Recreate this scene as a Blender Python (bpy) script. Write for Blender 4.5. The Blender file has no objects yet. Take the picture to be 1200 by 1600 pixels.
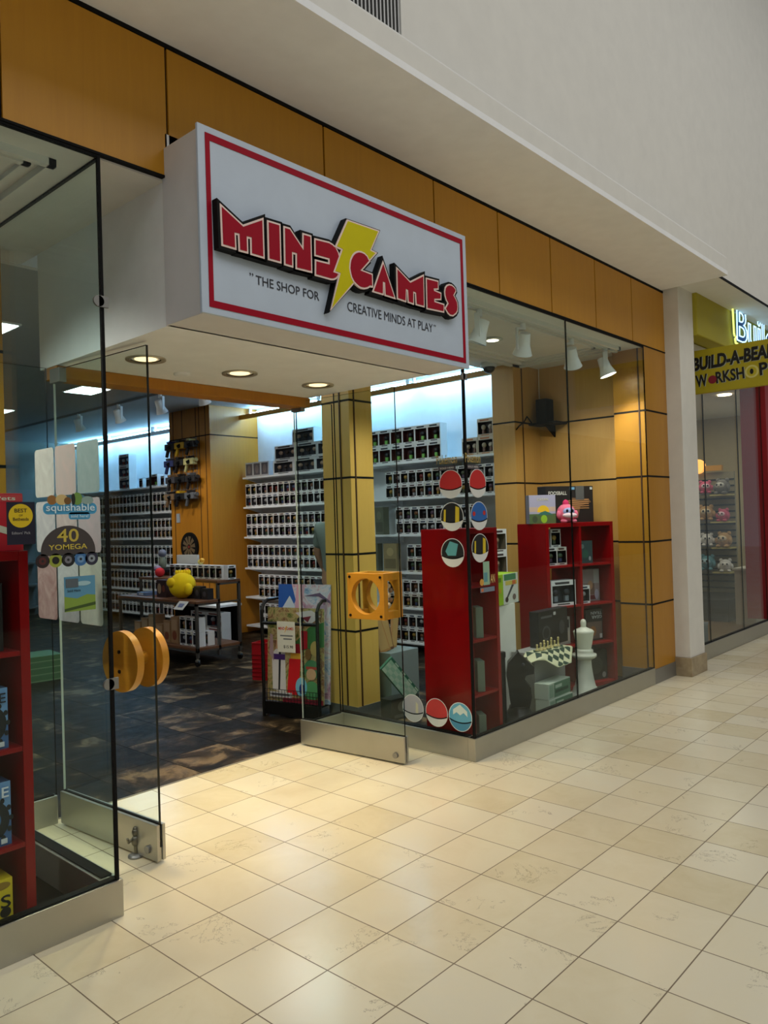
import bpy, math, random
from mathutils import Matrix, Vector, Euler
random.seed(7)
S = bpy.context.scene
COL = S.collection
PI = math.pi

# ------------------------------------------------------------------ camera
cd = bpy.data.cameras.new('camera'); cam = bpy.data.objects.new('camera', cd); COL.objects.link(cam)
YAW, PITCH, ROLL, FPX = 0.8358, 0.0118, -0.0310, 1204.1
CPOS = Vector((0, -2.8455, 1.52))
_f = Vector((math.sin(YAW)*math.cos(PITCH), math.cos(YAW)*math.cos(PITCH), math.sin(PITCH)))
_r = Vector((math.cos(YAW), -math.sin(YAW), 0)); _u = _r.cross(_f)
_R = _r*math.cos(ROLL) + _u*math.sin(ROLL); _U = -_r*math.sin(ROLL) + _u*math.cos(ROLL)
cam.matrix_world = Matrix(((_R.x, _U.x, -_f.x, CPOS.x), (_R.y, _U.y, -_f.y, CPOS.y), (_R.z, _U.z, -_f.z, CPOS.z), (0, 0, 0, 1)))
cd.sensor_fit = 'HORIZONTAL'; cd.sensor_width = 36; cd.lens = FPX/1200*36; cd.clip_start = .05; cd.clip_end = 200
S.camera = cam

# ------------------------------------------------------------------ world, big lights, exposure
w = bpy.data.worlds.new('world'); S.world = w; w.use_nodes = True
w.node_tree.nodes['Background'].inputs[0].default_value = (.90, .96, 1.0, 1)
w.node_tree.nodes['Background'].inputs[1].default_value = .24
S.view_settings.view_transform = 'Standard'; S.view_settings.look = 'None'
S.view_settings.exposure = 0.0; S.view_settings.gamma = 1; S.view_settings.use_curve_mapping = False
S.cycles.transparent_max_bounces = 40; S.cycles.max_bounces = 8; S.cycles.diffuse_bounces = 4
S.cycles.sample_clamp_indirect = 6

def area(name, loc, size, energy, col, rot=(0, 0, 0)):
    l = bpy.data.lights.new(name, 'AREA'); l.shape = 'RECTANGLE'; l.size, l.size_y = size; l.energy = energy; l.color = col
    o = bpy.data.objects.new(name, l); o.location = loc; o.rotation_euler = rot; COL.objects.link(o); return o
area('mall_skylight', (3.4, -5.5, 8.0), (18, 5), 430, (1.0, .985, .95))

# ------------------------------------------------------------------ helpers: colour, materials
def lin(c): return tuple((v/255/12.92 if v/255 <= .04045 else ((v/255+.055)/1.055)**2.4) for v in c)
MATS = {}
def M(name, c=(200, 200, 200), rough=.5, metal=0, emit=0, bump=0, spec=.5):
    if name in MATS: return MATS[name]
    m = bpy.data.materials.new(name); m.use_nodes = True; nt = m.node_tree; b = nt.nodes['Principled BSDF']
    col = (*lin(c), 1); b.inputs['Base Color'].default_value = col; b.inputs['Roughness'].default_value = rough
    b.inputs['Metallic'].default_value = metal; b.inputs['Specular IOR Level'].default_value = spec
    if emit: b.inputs['Emission Color'].default_value = col; b.inputs['Emission Strength'].default_value = emit
    # slight procedural variation of tone and gloss
    tc = nt.nodes.new('ShaderNodeTexCoord'); n = nt.nodes.new('ShaderNodeTexNoise'); n.inputs['Scale'].default_value = 9; n.inputs['Detail'].default_value = 4
    nt.links.new(tc.outputs['Object'], n.inputs['Vector'])
    mr = nt.nodes.new('ShaderNodeMapRange'); mr.inputs[3].default_value = max(0, rough-.06); mr.inputs[4].default_value = min(1, rough+.06)
    nt.links.new(n.outputs['Fac'], mr.inputs[0]); nt.links.new(mr.outputs[0], b.inputs['Roughness'])
    if not emit:
        mx = nt.nodes.new('ShaderNodeMix'); mx.data_type = 'RGBA'
        mx.inputs[6].default_value = (*[v*.93 for v in col[:3]], 1); mx.inputs[7].default_value = (*[min(1, v*1.06) for v in col[:3]], 1)
        nt.links.new(n.outputs['Fac'], mx.inputs[0]); nt.links.new(mx.outputs[2], b.inputs['Base Color'])
    if bump:
        bp = nt.nodes.new('ShaderNodeBump'); bp.inputs['Strength'].default_value = bump; bp.inputs['Distance'].default_value = .004
        n2 = nt.nodes.new('ShaderNodeTexNoise'); n2.inputs['Scale'].default_value = 160; nt.links.new(tc.outputs['Object'], n2.inputs['Vector'])
        nt.links.new(n2.outputs['Fac'], bp.inputs['Height']); nt.links.new(bp.outputs[0], b.inputs['Normal'])
    MATS[name] = m; return m
def C(r, g, b, rough=.5): return M('paint_%d_%d_%d_%d' % (r, g, b, int(rough*100)), (r, g, b), rough)

def nodes_of(name):
    m = bpy.data.materials.new(name); m.use_nodes = True; nt = m.node_tree; MATS[name] = m
    return m, nt, nt.nodes['Principled BSDF']
def math_n(nt, op, a, b=None):
    n = nt.nodes.new('ShaderNodeMath'); n.operation = op
    for i, v in enumerate((a, b)):
        if v is None: continue
        if isinstance(v, (int, float)): n.inputs[i].default_value = v
        else: nt.links.new(v, n.inputs[i])
    return n.outputs[0]
def ramp(nt, fac, stops):
    r = nt.nodes.new('ShaderNodeValToRGB'); e = r.color_ramp.elements
    while len(e) < len(stops): e.new(.5)
    for k, (p, c) in enumerate(stops): e[k].position = p; e[k].color = (*c, 1)
    nt.links.new(fac, r.inputs[0]); return r.outputs[0]
def mixc(nt, fac, a, b, mode='MIX'):
    x = nt.nodes.new('ShaderNodeMix'); x.data_type = 'RGBA'; x.blend_type = mode
    for i, v in ((0, fac), (6, a), (7, b)):
        if isinstance(v, (int, float)): x.inputs[i].default_value = v
        elif isinstance(v, tuple): x.inputs[i].default_value = (*v, 1)
        else: nt.links.new(v, x.inputs[i])
    return x.outputs[2]
def noise(nt, vec, scale, detail=5, rough=.6, dist=0):
    n = nt.nodes.new('ShaderNodeTexNoise'); n.inputs['Scale'].default_value = scale; n.inputs['Detail'].default_value = detail
    n.inputs['Roughness'].default_value = rough; n.inputs['Distortion'].default_value = dist; nt.links.new(vec, n.inputs['Vector']); return n.outputs['Fac']

def tile_mat(name, a, b, ox, oy, g, ramp_base, grout, veins, rough, wt=.55, wn_=.5, nsc=5):
    m, nt, bs = nodes_of(name)
    tc = nt.nodes.new('ShaderNodeTexCoord'); sp = nt.nodes.new('ShaderNodeSeparateXYZ'); nt.links.new(tc.outputs['Object'], sp.inputs[0])
    u = math_n(nt, 'DIVIDE', math_n(nt, 'SUBTRACT', sp.outputs[0], ox), a); v = math_n(nt, 'DIVIDE', math_n(nt, 'SUBTRACT', sp.outputs[1], oy), b)
    fu, fv = math_n(nt, 'FRACT', u), math_n(nt, 'FRACT', v)
    eu = math_n(nt, 'MINIMUM', fu, math_n(nt, 'SUBTRACT', 1, fu)); ev = math_n(nt, 'MINIMUM', fv, math_n(nt, 'SUBTRACT', 1, fv))
    e = math_n(nt, 'MINIMUM', eu, ev); gm = math_n(nt, 'LESS_THAN', e, g)
    cb = nt.nodes.new('ShaderNodeCombineXYZ'); nt.links.new(math_n(nt, 'FLOOR', u), cb.inputs[0]); nt.links.new(math_n(nt, 'FLOOR', v), cb.inputs[1])
    wn = nt.nodes.new('ShaderNodeTexWhiteNoise'); wn.noise_dimensions = '2D'; nt.links.new(cb.outputs[0], wn.inputs['Vector'])
    # per-tile shifted coordinates so that veins do not run through the joints
    ad = nt.nodes.new('ShaderNodeVectorMath'); ad.operation = 'MULTIPLY_ADD'; nt.links.new(wn.outputs['Color'], ad.inputs[0]); ad.inputs[1].default_value = (9, 9, 9); nt.links.new(tc.outputs['Object'], ad.inputs[2])
    vec = ad.outputs[0]
    base = ramp(nt, math_n(nt, 'ADD', math_n(nt, 'MULTIPLY', wn.outputs['Value'], wt), math_n(nt, 'MULTIPLY', noise(nt, vec, nsc, 6, .65, .6), wn_)), ramp_base)
    if veins:
        vn = noise(nt, vec, 4.5, 8, .7, 1.6)
        vm = math_n(nt, 'LESS_THAN', math_n(nt, 'ABSOLUTE', math_n(nt, 'SUBTRACT', vn, .5)), .0035)
        msk = math_n(nt, 'GREATER_THAN', noise(nt, vec, 3.1, 3), .6)
        base = mixc(nt, math_n(nt, 'MULTIPLY', math_n(nt, 'MULTIPLY', vm, msk), .75), base, lin((92, 66, 44)))
        sp2 = math_n(nt, 'GREATER_THAN', noise(nt, vec, 17, 4, .7), .77)
        base = mixc(nt, math_n(nt, 'MULTIPLY', sp2, .55), base, lin((120, 88, 58)))
    col = mixc(nt, gm, base, grout)
    nt.links.new(col, bs.inputs['Base Color'])
    rr = math_n(nt, 'ADD', math_n(nt, 'MULTIPLY', noise(nt, vec, 12, 4), rough*.5), rough*.75)
    nt.links.new(mixc(nt, gm, rr, (.8, .8, .8)), bs.inputs['Roughness'])
    if not veins: bs.inputs['Specular IOR Level'].default_value = .12
    bp = nt.nodes.new('ShaderNodeBump'); bp.inputs['Strength'].default_value = .25; bp.inputs['Distance'].default_value = .002
    nt.links.new(math_n(nt, 'SUBTRACT', 1, gm), bp.inputs['Height']); nt.links.new(bp.outputs[0], bs.inputs['Normal'])
    return m
def wood(name, c1, c2, rough=.35, axis=2):
    m, nt, bs = nodes_of(name)
    tc = nt.nodes.new('ShaderNodeTexCoord'); mp = nt.nodes.new('ShaderNodeMapping'); nt.links.new(tc.outputs['Object'], mp.inputs[0])
    s = [14, 14, 14]; s[axis] = .8; mp.inputs['Scale'].default_value = s
    n1 = noise(nt, mp.outputs[0], 2.2, 6, .65, .8); n2 = noise(nt, tc.outputs['Object'], 1.3, 3)
    f = math_n(nt, 'ADD', math_n(nt, 'MULTIPLY', n1, .6), math_n(nt, 'MULTIPLY', n2, .4))
    nt.links.new(ramp(nt, f, [(.3, lin(c1)), (.7, lin(c2))]), bs.inputs['Base Color']); bs.inputs['Roughness'].default_value = rough
    return m
def glass_mat(name, tint, base=.035, k=.62):
    m = bpy.data.materials.new(name); m.use_nodes = True; nt = m.node_tree; nt.nodes.remove(nt.nodes['Principled BSDF']); out = nt.nodes['Material Output']
    tr = nt.nodes.new('ShaderNodeBsdfTransparent'); tr.inputs[0].default_value = (*tint, 1)
    gl = nt.nodes.new('ShaderNodeBsdfGlossy'); gl.inputs['Roughness'].default_value = .015; gl.inputs[0].default_value = (.95, 1, .98, 1)
    lw = nt.nodes.new('ShaderNodeLayerWeight'); lw.inputs[0].default_value = .5
    f = math_n(nt, 'ADD', math_n(nt, 'MULTIPLY', math_n(nt, 'POWER', lw.outputs['Facing'], 4.5), k), base)
    mx = nt.nodes.new('ShaderNodeMixShader'); nt.links.new(f, mx.inputs[0]); nt.links.new(tr.outputs[0], mx.inputs[1]); nt.links.new(gl.outputs[0], mx.inputs[2])
    nt.links.new(mx.outputs[0], out.inputs[0]); MATS[name] = m; return m
def marble(name, c1, c2, rough=.4, scale=6):
    m, nt, bs = nodes_of(name); tc = nt.nodes.new('ShaderNodeTexCoord')
    nt.links.new(ramp(nt, noise(nt, tc.outputs['Object'], scale, 6, .6, 1.2), [(.35, lin(c1)), (.7, lin(c2))]), bs.inputs['Base Color']); bs.inputs['Roughness'].default_value = rough
    return m

MALLTILE = tile_mat('marble_tile', .3015, .3089, 2.6995, -.5899, .0075,
    [(.12, lin((218, 203, 165))), (.35, lin((230, 217, 184))), (.6, lin((237, 226, 197))), (.9, lin((235, 226, 202)))], lin((128, 112, 90)), True, .2)
STORETILE = tile_mat('slate_tile', .46, .46, 2.3, 1.22, .006,
    [(.38, lin((14, 10, 5))), (.5, lin((24, 18, 10))), (.59, lin((56, 45, 30))), (.68, lin((124, 104, 78))), (.8, lin((28, 22, 13)))], lin((20, 18, 15)), False, .5, .12, .92, 3.2)
WOOD = wood('maple_panel', (170, 117, 30), (182, 129, 38), .38)
FASC = wood('maple_fascia_lifted', (190, 132, 18), (202, 144, 24), .36)  # panel maple lightened in colour to make up for weak bounced light
WOODTAN = wood('maple_display', (188, 144, 74), (202, 158, 88), .36)
WOODENT = wood('maple_entrance_lifted', (214, 168, 82), (226, 180, 94), .36)  # panel maple lightened so the dim column looks lit
WOODIN = wood('maple_column', (168, 108, 24), (184, 124, 34), .42)
WOODLT = wood('maple_handle', (186, 126, 30), (200, 140, 42), .4, 0)
WOODDK = wood('walnut_shelf', (92, 58, 38), (120, 78, 50), .5, 1)
GLASS = glass_mat('clear_glass', (.938, .984, .98), .011, .5)
EDGE = M('glass_edge', (16, 22, 22), .2); EDGEG = M('glass_edge_green', (60, 130, 112), .2)
STEEL = M('brushed_steel', (182, 181, 173), .38, .85)
STEELD = M('satin_metal', (150, 150, 148), .42, .7)
WHITE = M('white_paint', (224, 222, 216), .7); WHITES = M('soffit_white_lifted', (243, 244, 246), .7); WHITE2 = M('white_gloss', (235, 236, 236), .35); SIGNW = M('sign_face_acrylic', (190, 204, 222), .4)  # soffit white is wall white lightened to stand in for bounced light
CREAM = M('cream_paint', (240, 241, 242), .75); WALLW = M('wall_white', (226, 230, 234), .8)
BLACK = M('black_paint', (10, 10, 11), .7, 0, 0, 0, .2); BLACKM = M('black_metal', (20, 20, 22), .35, .3); BLACKG = M('black_gap', (8, 8, 8), .9)
RED = M('red_laminate', (138, 0, 6), .32, 0, 0, 0, .25); REDSIGN = M('sign_red', (158, 2, 34), .55, 0, 0, 0, .15); YEL = M('sign_yellow', (206, 196, 2), .55, 0, 0, 0, .15)
GREYP = M('grey_paint', (128, 126, 124), .7)

# ------------------------------------------------------------------ helpers: geometry
class MB:
    def __init__(s, o=(0, 0, 0)): s.o = Vector(o); s.v = []; s.f = []; s.mi = []; s.sm = []; s.mats = []; s.T = None
    def mat(s, m):
        if m not in s.mats: s.mats.append(m)
        return s.mats.index(m)
    def add(s, vs, fs, m, smooth=False):
        k = len(s.v); T = s.T
        s.v += [(T @ Vector(p) if T else Vector(p)) for p in vs]
        i = s.mat(m) if not isinstance(m, list) else None
        for n, f in enumerate(fs):
            s.f.append([k+a for a in f]); s.mi.append(i if i is not None else s.mat(m[n])); s.sm.append(smooth)
        return s
    def box(s, x0, x1, y0, y1, z0, z1, m):
        vs = [(x, y, z) for z in (z0, z1) for y in (y0, y1) for x in (x0, x1)]
        return s.add(vs, [(0, 2, 3, 1), (4, 5, 7, 6), (0, 1, 5, 4), (2, 6, 7, 3), (0, 4, 6, 2), (1, 3, 7, 5)], m)   # bottom top front(-y) back(+y) left right
    def quad(s, pts, m): return s.add(pts, [tuple(range(len(pts)))], m)
    def cyl(s, p0, p1, r0, m, r1=None, seg=14, caps=True, smooth=True):
        p0, p1 = Vector(p0), Vector(p1); r1 = r0 if r1 is None else r1
        d = (p1-p0).normalized(); a = d.orthogonal().normalized(); b = d.cross(a)
        vs = [p+(a*math.cos(2*PI*k/seg)+b*math.sin(2*PI*k/seg))*r for p, r in ((p0, r0), (p1, r1)) for k in range(seg)]
        s.add(vs, [(k, (k+1) % seg, seg+(k+1) % seg, seg+k) for k in range(seg)], m, smooth)
        if caps: s.add(vs[:seg], [tuple(range(seg))[::-1]], m); s.add(vs[seg:], [tuple(range(seg))], m)
        return s
    def tube(s, path, r, m, seg=8):
        for a, b in zip(path, path[1:]): s.cyl(a, b, r, m, seg=seg)
        for p in path[1:-1]: s.ball(p, (r, r, r), m, seg, 5)
        return s
    def lathe(s, prof, c, m, seg=28, smooth=True, caps=True):
        c = Vector(c); n = len(prof)
        vs = [c+Vector((r*math.cos(2*PI*k/seg), r*math.sin(2*PI*k/seg), z)) for r, z in prof for k in range(seg)]
        fs = [(j*seg+k, j*seg+(k+1) % seg, (j+1)*seg+(k+1) % seg, (j+1)*seg+k) for j in range(n-1) for k in range(seg)]
        s.add(vs, fs, m, smooth)
        if caps: s.add(vs[:seg], [tuple(range(seg))[::-1]], m); s.add(vs[-seg:], [tuple(range(seg))], m)
        return s
    def ball(s, c, r, m, seg=14, rings=9, R=None):
        c = Vector(c); vs = []; fs = []
        for j in range(rings+1):
            t = PI*j/rings
            for k in range(seg):
                p = Vector((r[0]*math.sin(t)*math.cos(2*PI*k/seg), r[1]*math.sin(t)*math.sin(2*PI*k/seg), r[2]*math.cos(t)))
                vs.append(c+(R @ p if R else p))
        for j in range(rings):
            for k in range(seg): fs.append((j*seg+k, (j+1)*seg+k, (j+1)*seg+(k+1) % seg, j*seg+(k+1) % seg))
        return s.add(vs, fs, m, True)
    def prism(s, pts, P, t0, t1, m, side=None):
        # pts: 2D outline; P(u,v,h) -> world
        n = len(pts)
        A = sum(pts[i][0]*pts[(i+1) % n][1]-pts[(i+1) % n][0]*pts[i][1] for i in range(n))
        if A < 0: pts = pts[::-1]
        vs = [P(u, v, t0) for u, v in pts]+[P(u, v, t1) for u, v in pts]
        s.add(vs, [tuple(range(n, 2*n))], m); s.add(vs, [tuple(range(n))[::-1]], side or m)
        return s.add(vs, [(i, (i+1) % n, n+(i+1) % n, n+i) for i in range(n)], side or m)
    def build(s, name, parent=None, bevel=0, seg=2):
        me = bpy.data.meshes.new(name); o = s.o
        me.from_pydata([tuple(p-o) for p in s.v], [], s.f)
        for m in s.mats: me.materials.append(m)
        for p, i, sm in zip(me.polygons, s.mi, s.sm): p.material_index = i; p.use_smooth = sm
        me.update(); ob = bpy.data.objects.new(name, me); COL.objects.link(ob)
        if parent:
            ob.parent = parent
        else: ob.location = o
        if bevel:
            b = ob.modifiers.new('bevel', 'BEVEL'); b.width = bevel; b.segments = seg; b.limit_method = 'ANGLE'
        return ob
def tag(o, label, cat, group=None, kind=None):
    o['label'] = label; o['category'] = cat
    if group: o['group'] = group
    if kind: o['kind'] = kind
    return o
def thing(name, label, cat, loc=(0, 0, 0), rz=0, group=None, kind=None):
    o = bpy.data.objects.new(name, None); o.empty_display_size = .1; COL.objects.link(o); o.location = loc; o.rotation_euler = (0, 0, rz)
    return tag(o, label, cat, group, kind)
def dup(r, loc, rz=None, label=None, group=None):
    c = r.copy(); COL.objects.link(c); c.location = loc
    if rz is not None: c.rotation_euler = (0, 0, rz)
    if label: c['label'] = label
    if group: c['group'] = group
    for ch in list(r.children):
        d = ch.copy(); COL.objects.link(d); d.parent = c
        for g in list(ch.children):
            e = g.copy(); COL.objects.link(e); e.parent = d
    return c
def struct(mb, name, label, cat, bevel=0): return tag(mb.build(name, None, bevel), label, cat, None, 'structure')
def front(y): return lambda u, v, h: Vector((u, y-h, v))          # plane facing -y
def leftp(x): return lambda u, v, h: Vector((x-h, -u, v))         # plane facing -x, u = -y
def ngon(cx, cy, rx, ry=None, n=28, a0=0, a1=2*PI):
    ry = ry or rx; full = abs(a1-a0-2*PI) < 1e-6
    return [(cx+rx*math.cos(a0+(a1-a0)*k/(n if full else n-1)), cy+ry*math.sin(a0+(a1-a0)*k/(n if full else n-1))) for k in range(n)]
def rect(u0, v0, u1, v1): return [(u0, v0), (u1, v0), (u1, v1), (u0, v1)]
def rrect(u0, v0, u1, v1, r, n=4):
    out = []
    for cx, cy, a in ((u1-r, v1-r, 0), (u0+r, v1-r, PI/2), (u0+r, v0+r, PI), (u1-r, v0+r, 1.5*PI)):
        out += [(cx+r*math.cos(a+PI/2*k/n), cy+r*math.sin(a+PI/2*k/n)) for k in range(n+1)]
    return out
def text(mb, s, P, u, v, wid, hei, m, h0=.001, h1=.003, align='L', offset=0, shear=0, rot=0):
    cu = bpy.data.curves.new('lettering', 'FONT'); cu.body = s; cu.size = 1; cu.offset = offset; cu.shear = shear; cu.fill_mode = 'FRONT'
    cu.resolution_u = 3; o = bpy.data.objects.new('lettering', cu); COL.objects.link(o)
    me = bpy.data.meshes.new_from_object(o.evaluated_get(bpy.context.evaluated_depsgraph_get()))
    bpy.data.objects.remove(o); bpy.data.curves.remove(cu)
    if not me.vertices: return
    xs = [p.co.x for p in me.vertices]; ys = [p.co.y for p in me.vertices]; x0, x1, y0, y1 = min(xs), max(xs), min(ys), max(ys)
    sx = wid/(x1-x0); sy = hei/(y1-y0); off = {'L': 0, 'C': -wid/2, 'R': -wid}[align]; ca, sa = math.cos(rot), math.sin(rot)
    vs = []
    for p in me.vertices:
        a = (p.co.x-x0)*sx+off; b = (p.co.y-y0)*sy
        vs.append(P(u+a*ca-b*sa, v+a*sa+b*ca, h1))
    mb.add(vs, [tuple(p.vertices) for p in me.polygons], m); bpy.data.meshes.remove(me)
def offset_poly(pts, d):
    n = len(pts); A = sum(pts[i][0]*pts[(i+1) % n][1]-pts[(i+1) % n][0]*pts[i][1] for i in range(n))
    if A < 0: pts = pts[::-1]
    out = []
    for i in range(n):
        p0, p1, p2 = Vector(pts[i-1]), Vector(pts[i]), Vector(pts[(i+1) % n])
        a, b = (p1-p0), (p2-p1)
        if a.length < 1e-6 or b.length < 1e-6: out.append(tuple(p1)); continue
        a.normalize(); b.normalize(); na = Vector((a.y, -a.x)); nb = Vector((b.y, -b.x)); mm = na+nb
        if mm.length < 1e-4: out.append(tuple(p1+na*d)); continue
        mm.normalize(); k = min(1/max(.3, mm.dot(na)), 2.2); out.append(tuple(p1+mm*d*k))
    return out
ORD = ['first', 'second', 'third', 'fourth', 'fifth', 'sixth', 'seventh', 'eighth', 'ninth', 'tenth', 'eleventh', 'twelfth', 'thirteenth', 'fourteenth', 'fifteenth', 'sixteenth', 'seventeenth', 'eighteenth', 'nineteenth', 'twentieth']

# ================================================================== SETTING
# floors
b = MB(); b.box(-4, 34, -11, 0, -.06, 0, MALLTILE); b.box(1.54, 3.94, 0, 1.22, -.06, 0, MALLTILE); b.box(7.13, 34, 0, .06, -.06, 0, MALLTILE)
struct(b, 'floor', 'cream marble tiled mall floor with thin brown joints', 'floor')
b = MB(); b.box(-2.5, 7.12, 1.22, 11.6, -.06, 0, STORETILE); b.box(-2.5, 1.54, 0, 1.22, -.06, 0, STORETILE); b.box(3.94, 7.12, 0, 1.22, -.06, 0, STORETILE)
b.box(1.84, 3.56, 1.205, 1.222, 0, .002, M('threshold', (150, 140, 120), .5, .5))
struct(b, 'floor_store', 'dark mottled slate tile floor inside the game shop', 'floor')
# bulkhead, upper wall, soffit
b = MB(); b.box(-4, 7.1, -.6, .06, 3.593, 3.63, WHITES)
prof = [(-.6, 3.63), (-.6, 3.74), (-.585, 3.763), (-.5, 3.765), (-.5, 3.63)]
for (y0, z0), (y1, z1) in zip(prof, prof[1:]): b.quad([(-4, y0, z0), (7.1, y0, z0), (7.1, y1, z1), (-4, y1, z1)], WHITE)
b.quad([(7.1, y, z) for y, z in prof], WHITE)
struct(b, 'ceiling_soffit', 'white plaster soffit with a raised lip above the wood fascia', 'ceiling')
b = MB(); b.box(-4, 34, -.5, -.42, 3.626, 8.2, WHITE); b.box(7.1, 34, -.504, -.497, 3.614, 3.636, BLACK)
struct(b, 'wall_upper', 'tall plain white upper wall above the shop fronts', 'wall')
b = MB(); b.box(7.1, 34, -.497, .3, 3.616, 3.68, WHITE); struct(b, 'ceiling_neighbor', 'white soffit strip above the yellow sign band', 'ceiling')
b = MB(); b.box(-4, 34, -9.6, -9.5, 0, 4.2, M('opposite_shopfronts', (64, 58, 54), .6)); b.box(-4, 34, -9.6, -9.5, 4.2, 8.2, WHITE)
struct(b, 'wall_opposite', 'dark shop fronts and white wall across the mall corridor', 'wall')
# vent in the upper wall
b = MB((2.4, -.5, 3.86)); t = thing('air_vent', 'long grey air vent grille set in the upper white wall', 'vent', (2.4, -.51, 3.8))
b = MB((2.4, -.51, 3.8)); b.box(1.5, 2.8, -.506, -.503, 3.74, 4.06, BLACKG); b.build('backing', t)
b = MB((2.4, -.51, 3.8)); b.box(2.79, 2.815, -.53, -.5, 3.72, 4.1, WHITE); b.box(1.5, 2.8, -.53, -.5, 4.06, 4.1, WHITE); b.build('frame', t)
b = MB((2.4, -.51, 3.8))
for k in range(50): b.box(1.52+k*.0256, 1.53+k*.0256, -.525, -.505, 3.74, 4.06, STEELD)
b.build('grille', t)
# fascia panels
b = MB(); b.box(-4, 7.15, .012, .1, 3.012, 3.593, BLACKG)
seams = [-2.0, -1.08, -.16, .53, 1.154, 1.844, 2.77, 3.684, 4.374, 5.063, 5.765, 6.445, 7.155]
for x0, x1 in zip(seams, seams[1:]): b.box(x0+.006, x1-.006, 0, .02, 3.02, 3.572, FASC)
b.box(-4, 7.15, -.004, .02, 3.008, 3.018, BLACK); b.box(-4, 7.15, -.003, .02, 3.575, 3.593, BLACK)
struct(b, 'wall_fascia', 'band of orange maple panels with black joints above the shop windows', 'wall')
# pilaster and display side wall in maple with black joints
def wood_clad(name, label, x0, x1, y0, y1, bands, z0=.15, z1=3.0, mat=WOOD, base=True, grooves=()):
    b = MB(); b.box(x0, x1, y0, y1, z0, z1, mat)
    for z in bands: b.box(x0-.0015, x1+.0015, y0-.0015, y1+.0015, z-.008, z+.008, BLACK)
    for gx, gy in grooves: b.box(gx-.006, gx+.006, gy-.006, gy+.006, z0, z1, M('dark_groove', (70, 40, 12), .6))
    if base: b.box(x0-.006, x1+.004, y0-.006, y1+.004, 0, z0, STEELD)
    return struct(b, name, label, 'pillar')
BZ = [.705, 1.263, 1.848, 2.437]
wood_clad('pillar_front', 'maple clad pilaster at the right end of the shop window', 6.665, 7.14, 0, .3, BZ, .13, 3.01, grooves=[(6.665, .06)])
wood_clad('wall_display', 'maple panelled side wall inside the right display window', 6.82, 7.14, .3, 1.17, BZ, 0, 3.0, WOODTAN, base=False)
wood_clad('pillar_display', 'maple column at the back of the right display window', 6.355, 7.14, 1.17, 1.42, BZ, 0, 3.0, WOODTAN, base=False, grooves=[(6.5, 1.17)])
wood_clad('pillar_entrance', 'maple column between the glass door and the display window', 4.168, 4.42, 1.25, 1.55, [.69, 1.275, 1.86, 2.45], .12, 3.0, WOODENT, grooves=[(4.168, 1.35), (4.22, 1.25)])
wood_clad('pillar_left', 'maple column at the left edge behind the display glass', 1.36, 1.635, 1.24, 1.5, [.69, 1.275, 1.86, 2.45], .12, 3.0)
b = MB(); b.box(6.285, 7.12, 6.03, 7.03, 0, 3.2, WOODIN); b.box(6.28, 7.125, 6.025, 7.035, 2.782, 2.796, BLACK)
for y in (6.13, 6.28, 6.93): b.box(6.281, 6.286, y-.006, y+.006, 0, 3.2, M('dark_groove', (70, 40, 12), .6))
for y in (6.36, 6.7): b.box(6.281, 6.286, y-.006, y+.006, 2.79, 3.2, MATS['dark_groove'])
struct(b, 'pillar_store', 'wide maple column inside the shop carrying a dartboard', 'pillar')
# white pilaster between the shops
b = MB(); b.box(7.14, 7.5, -.14, .3, .17, 3.62, WHITE); b.box(7.125, 7.515, -.155, .3, 0, .17, marble('beige_stone', (150, 132, 104), (176, 160, 130)))
struct(b, 'pillar_white', 'white painted pilaster with stone base between the two shops', 'pillar', .004)
# shop interior shell
b = MB(); b.box(7.12, 7.2, 1.42, 11.6, 0, 3.3, WALLW); struct(b, 'wall_right', 'white side wall of the shop behind the shelves', 'wall')
b = MB(); b.box(-2.5, 7.2, 11.6, 11.7, 0, 3.3, M('back_wall', (120, 122, 116), .8)); struct(b, 'wall_back', 'grey back wall of the game shop', 'wall')
b = MB(); b.box(-2.6, -2.5, 0, 11.7, 0, 3.3, M('side_wall', (126, 120, 108), .8)); struct(b, 'wall_left', 'left side wall of the game shop', 'wall')
b = MB(); b.box(-2.6, 7.2, 1.45, 11.7, 3.2, 3.26, M('store_ceiling', (176, 178, 178), .85)); struct(b, 'ceiling_store', 'grey ceiling of the game shop', 'ceiling')
b = MB()
for x0, x1 in ((-2.6, 1.83), (3.59, 7.14)): b.box(x0, x1, .02, 1.45, 3.0, 3.04, WHITE)
b.box(-2.6, 7.2, 1.45, 1.5, 2.998, 3.26, WHITE)
for x0, x1 in ((-1.5, 1.42), (4.0, 6.5)):      # stepped mouldings of the display ceilings
    for k, (d, h) in enumerate(((0, .03), (.07, .02), (.16, .012))):
        xa, xb, ya, yb = x0+d, x1-d, .14+d, 1.2-d
        for q in ((xa, xb, ya, ya+.03), (xa, xb, yb-.03, yb), (xa, xa+.03, ya, yb), (xb-.03, xb, ya, yb)): b.box(*q, 3.0-h, 3.0, WHITE)
struct(b, 'ceiling', 'white display window ceiling with stepped mouldings', 'ceiling')
b = MB(); b.box(1.83, 3.59, 0, 1.25, 2.38, 3.2, CREAM); struct(b, 'ceiling_entrance', 'dropped white entrance ceiling with three round downlights', 'ceiling')
b = MB(); b.box(1.83, 3.6, 1.06, 1.2, 2.315, 2.379, WOODIN); struct(b, 'trim_1', 'maple header beam over the glass doors', 'trim', .003)
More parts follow.
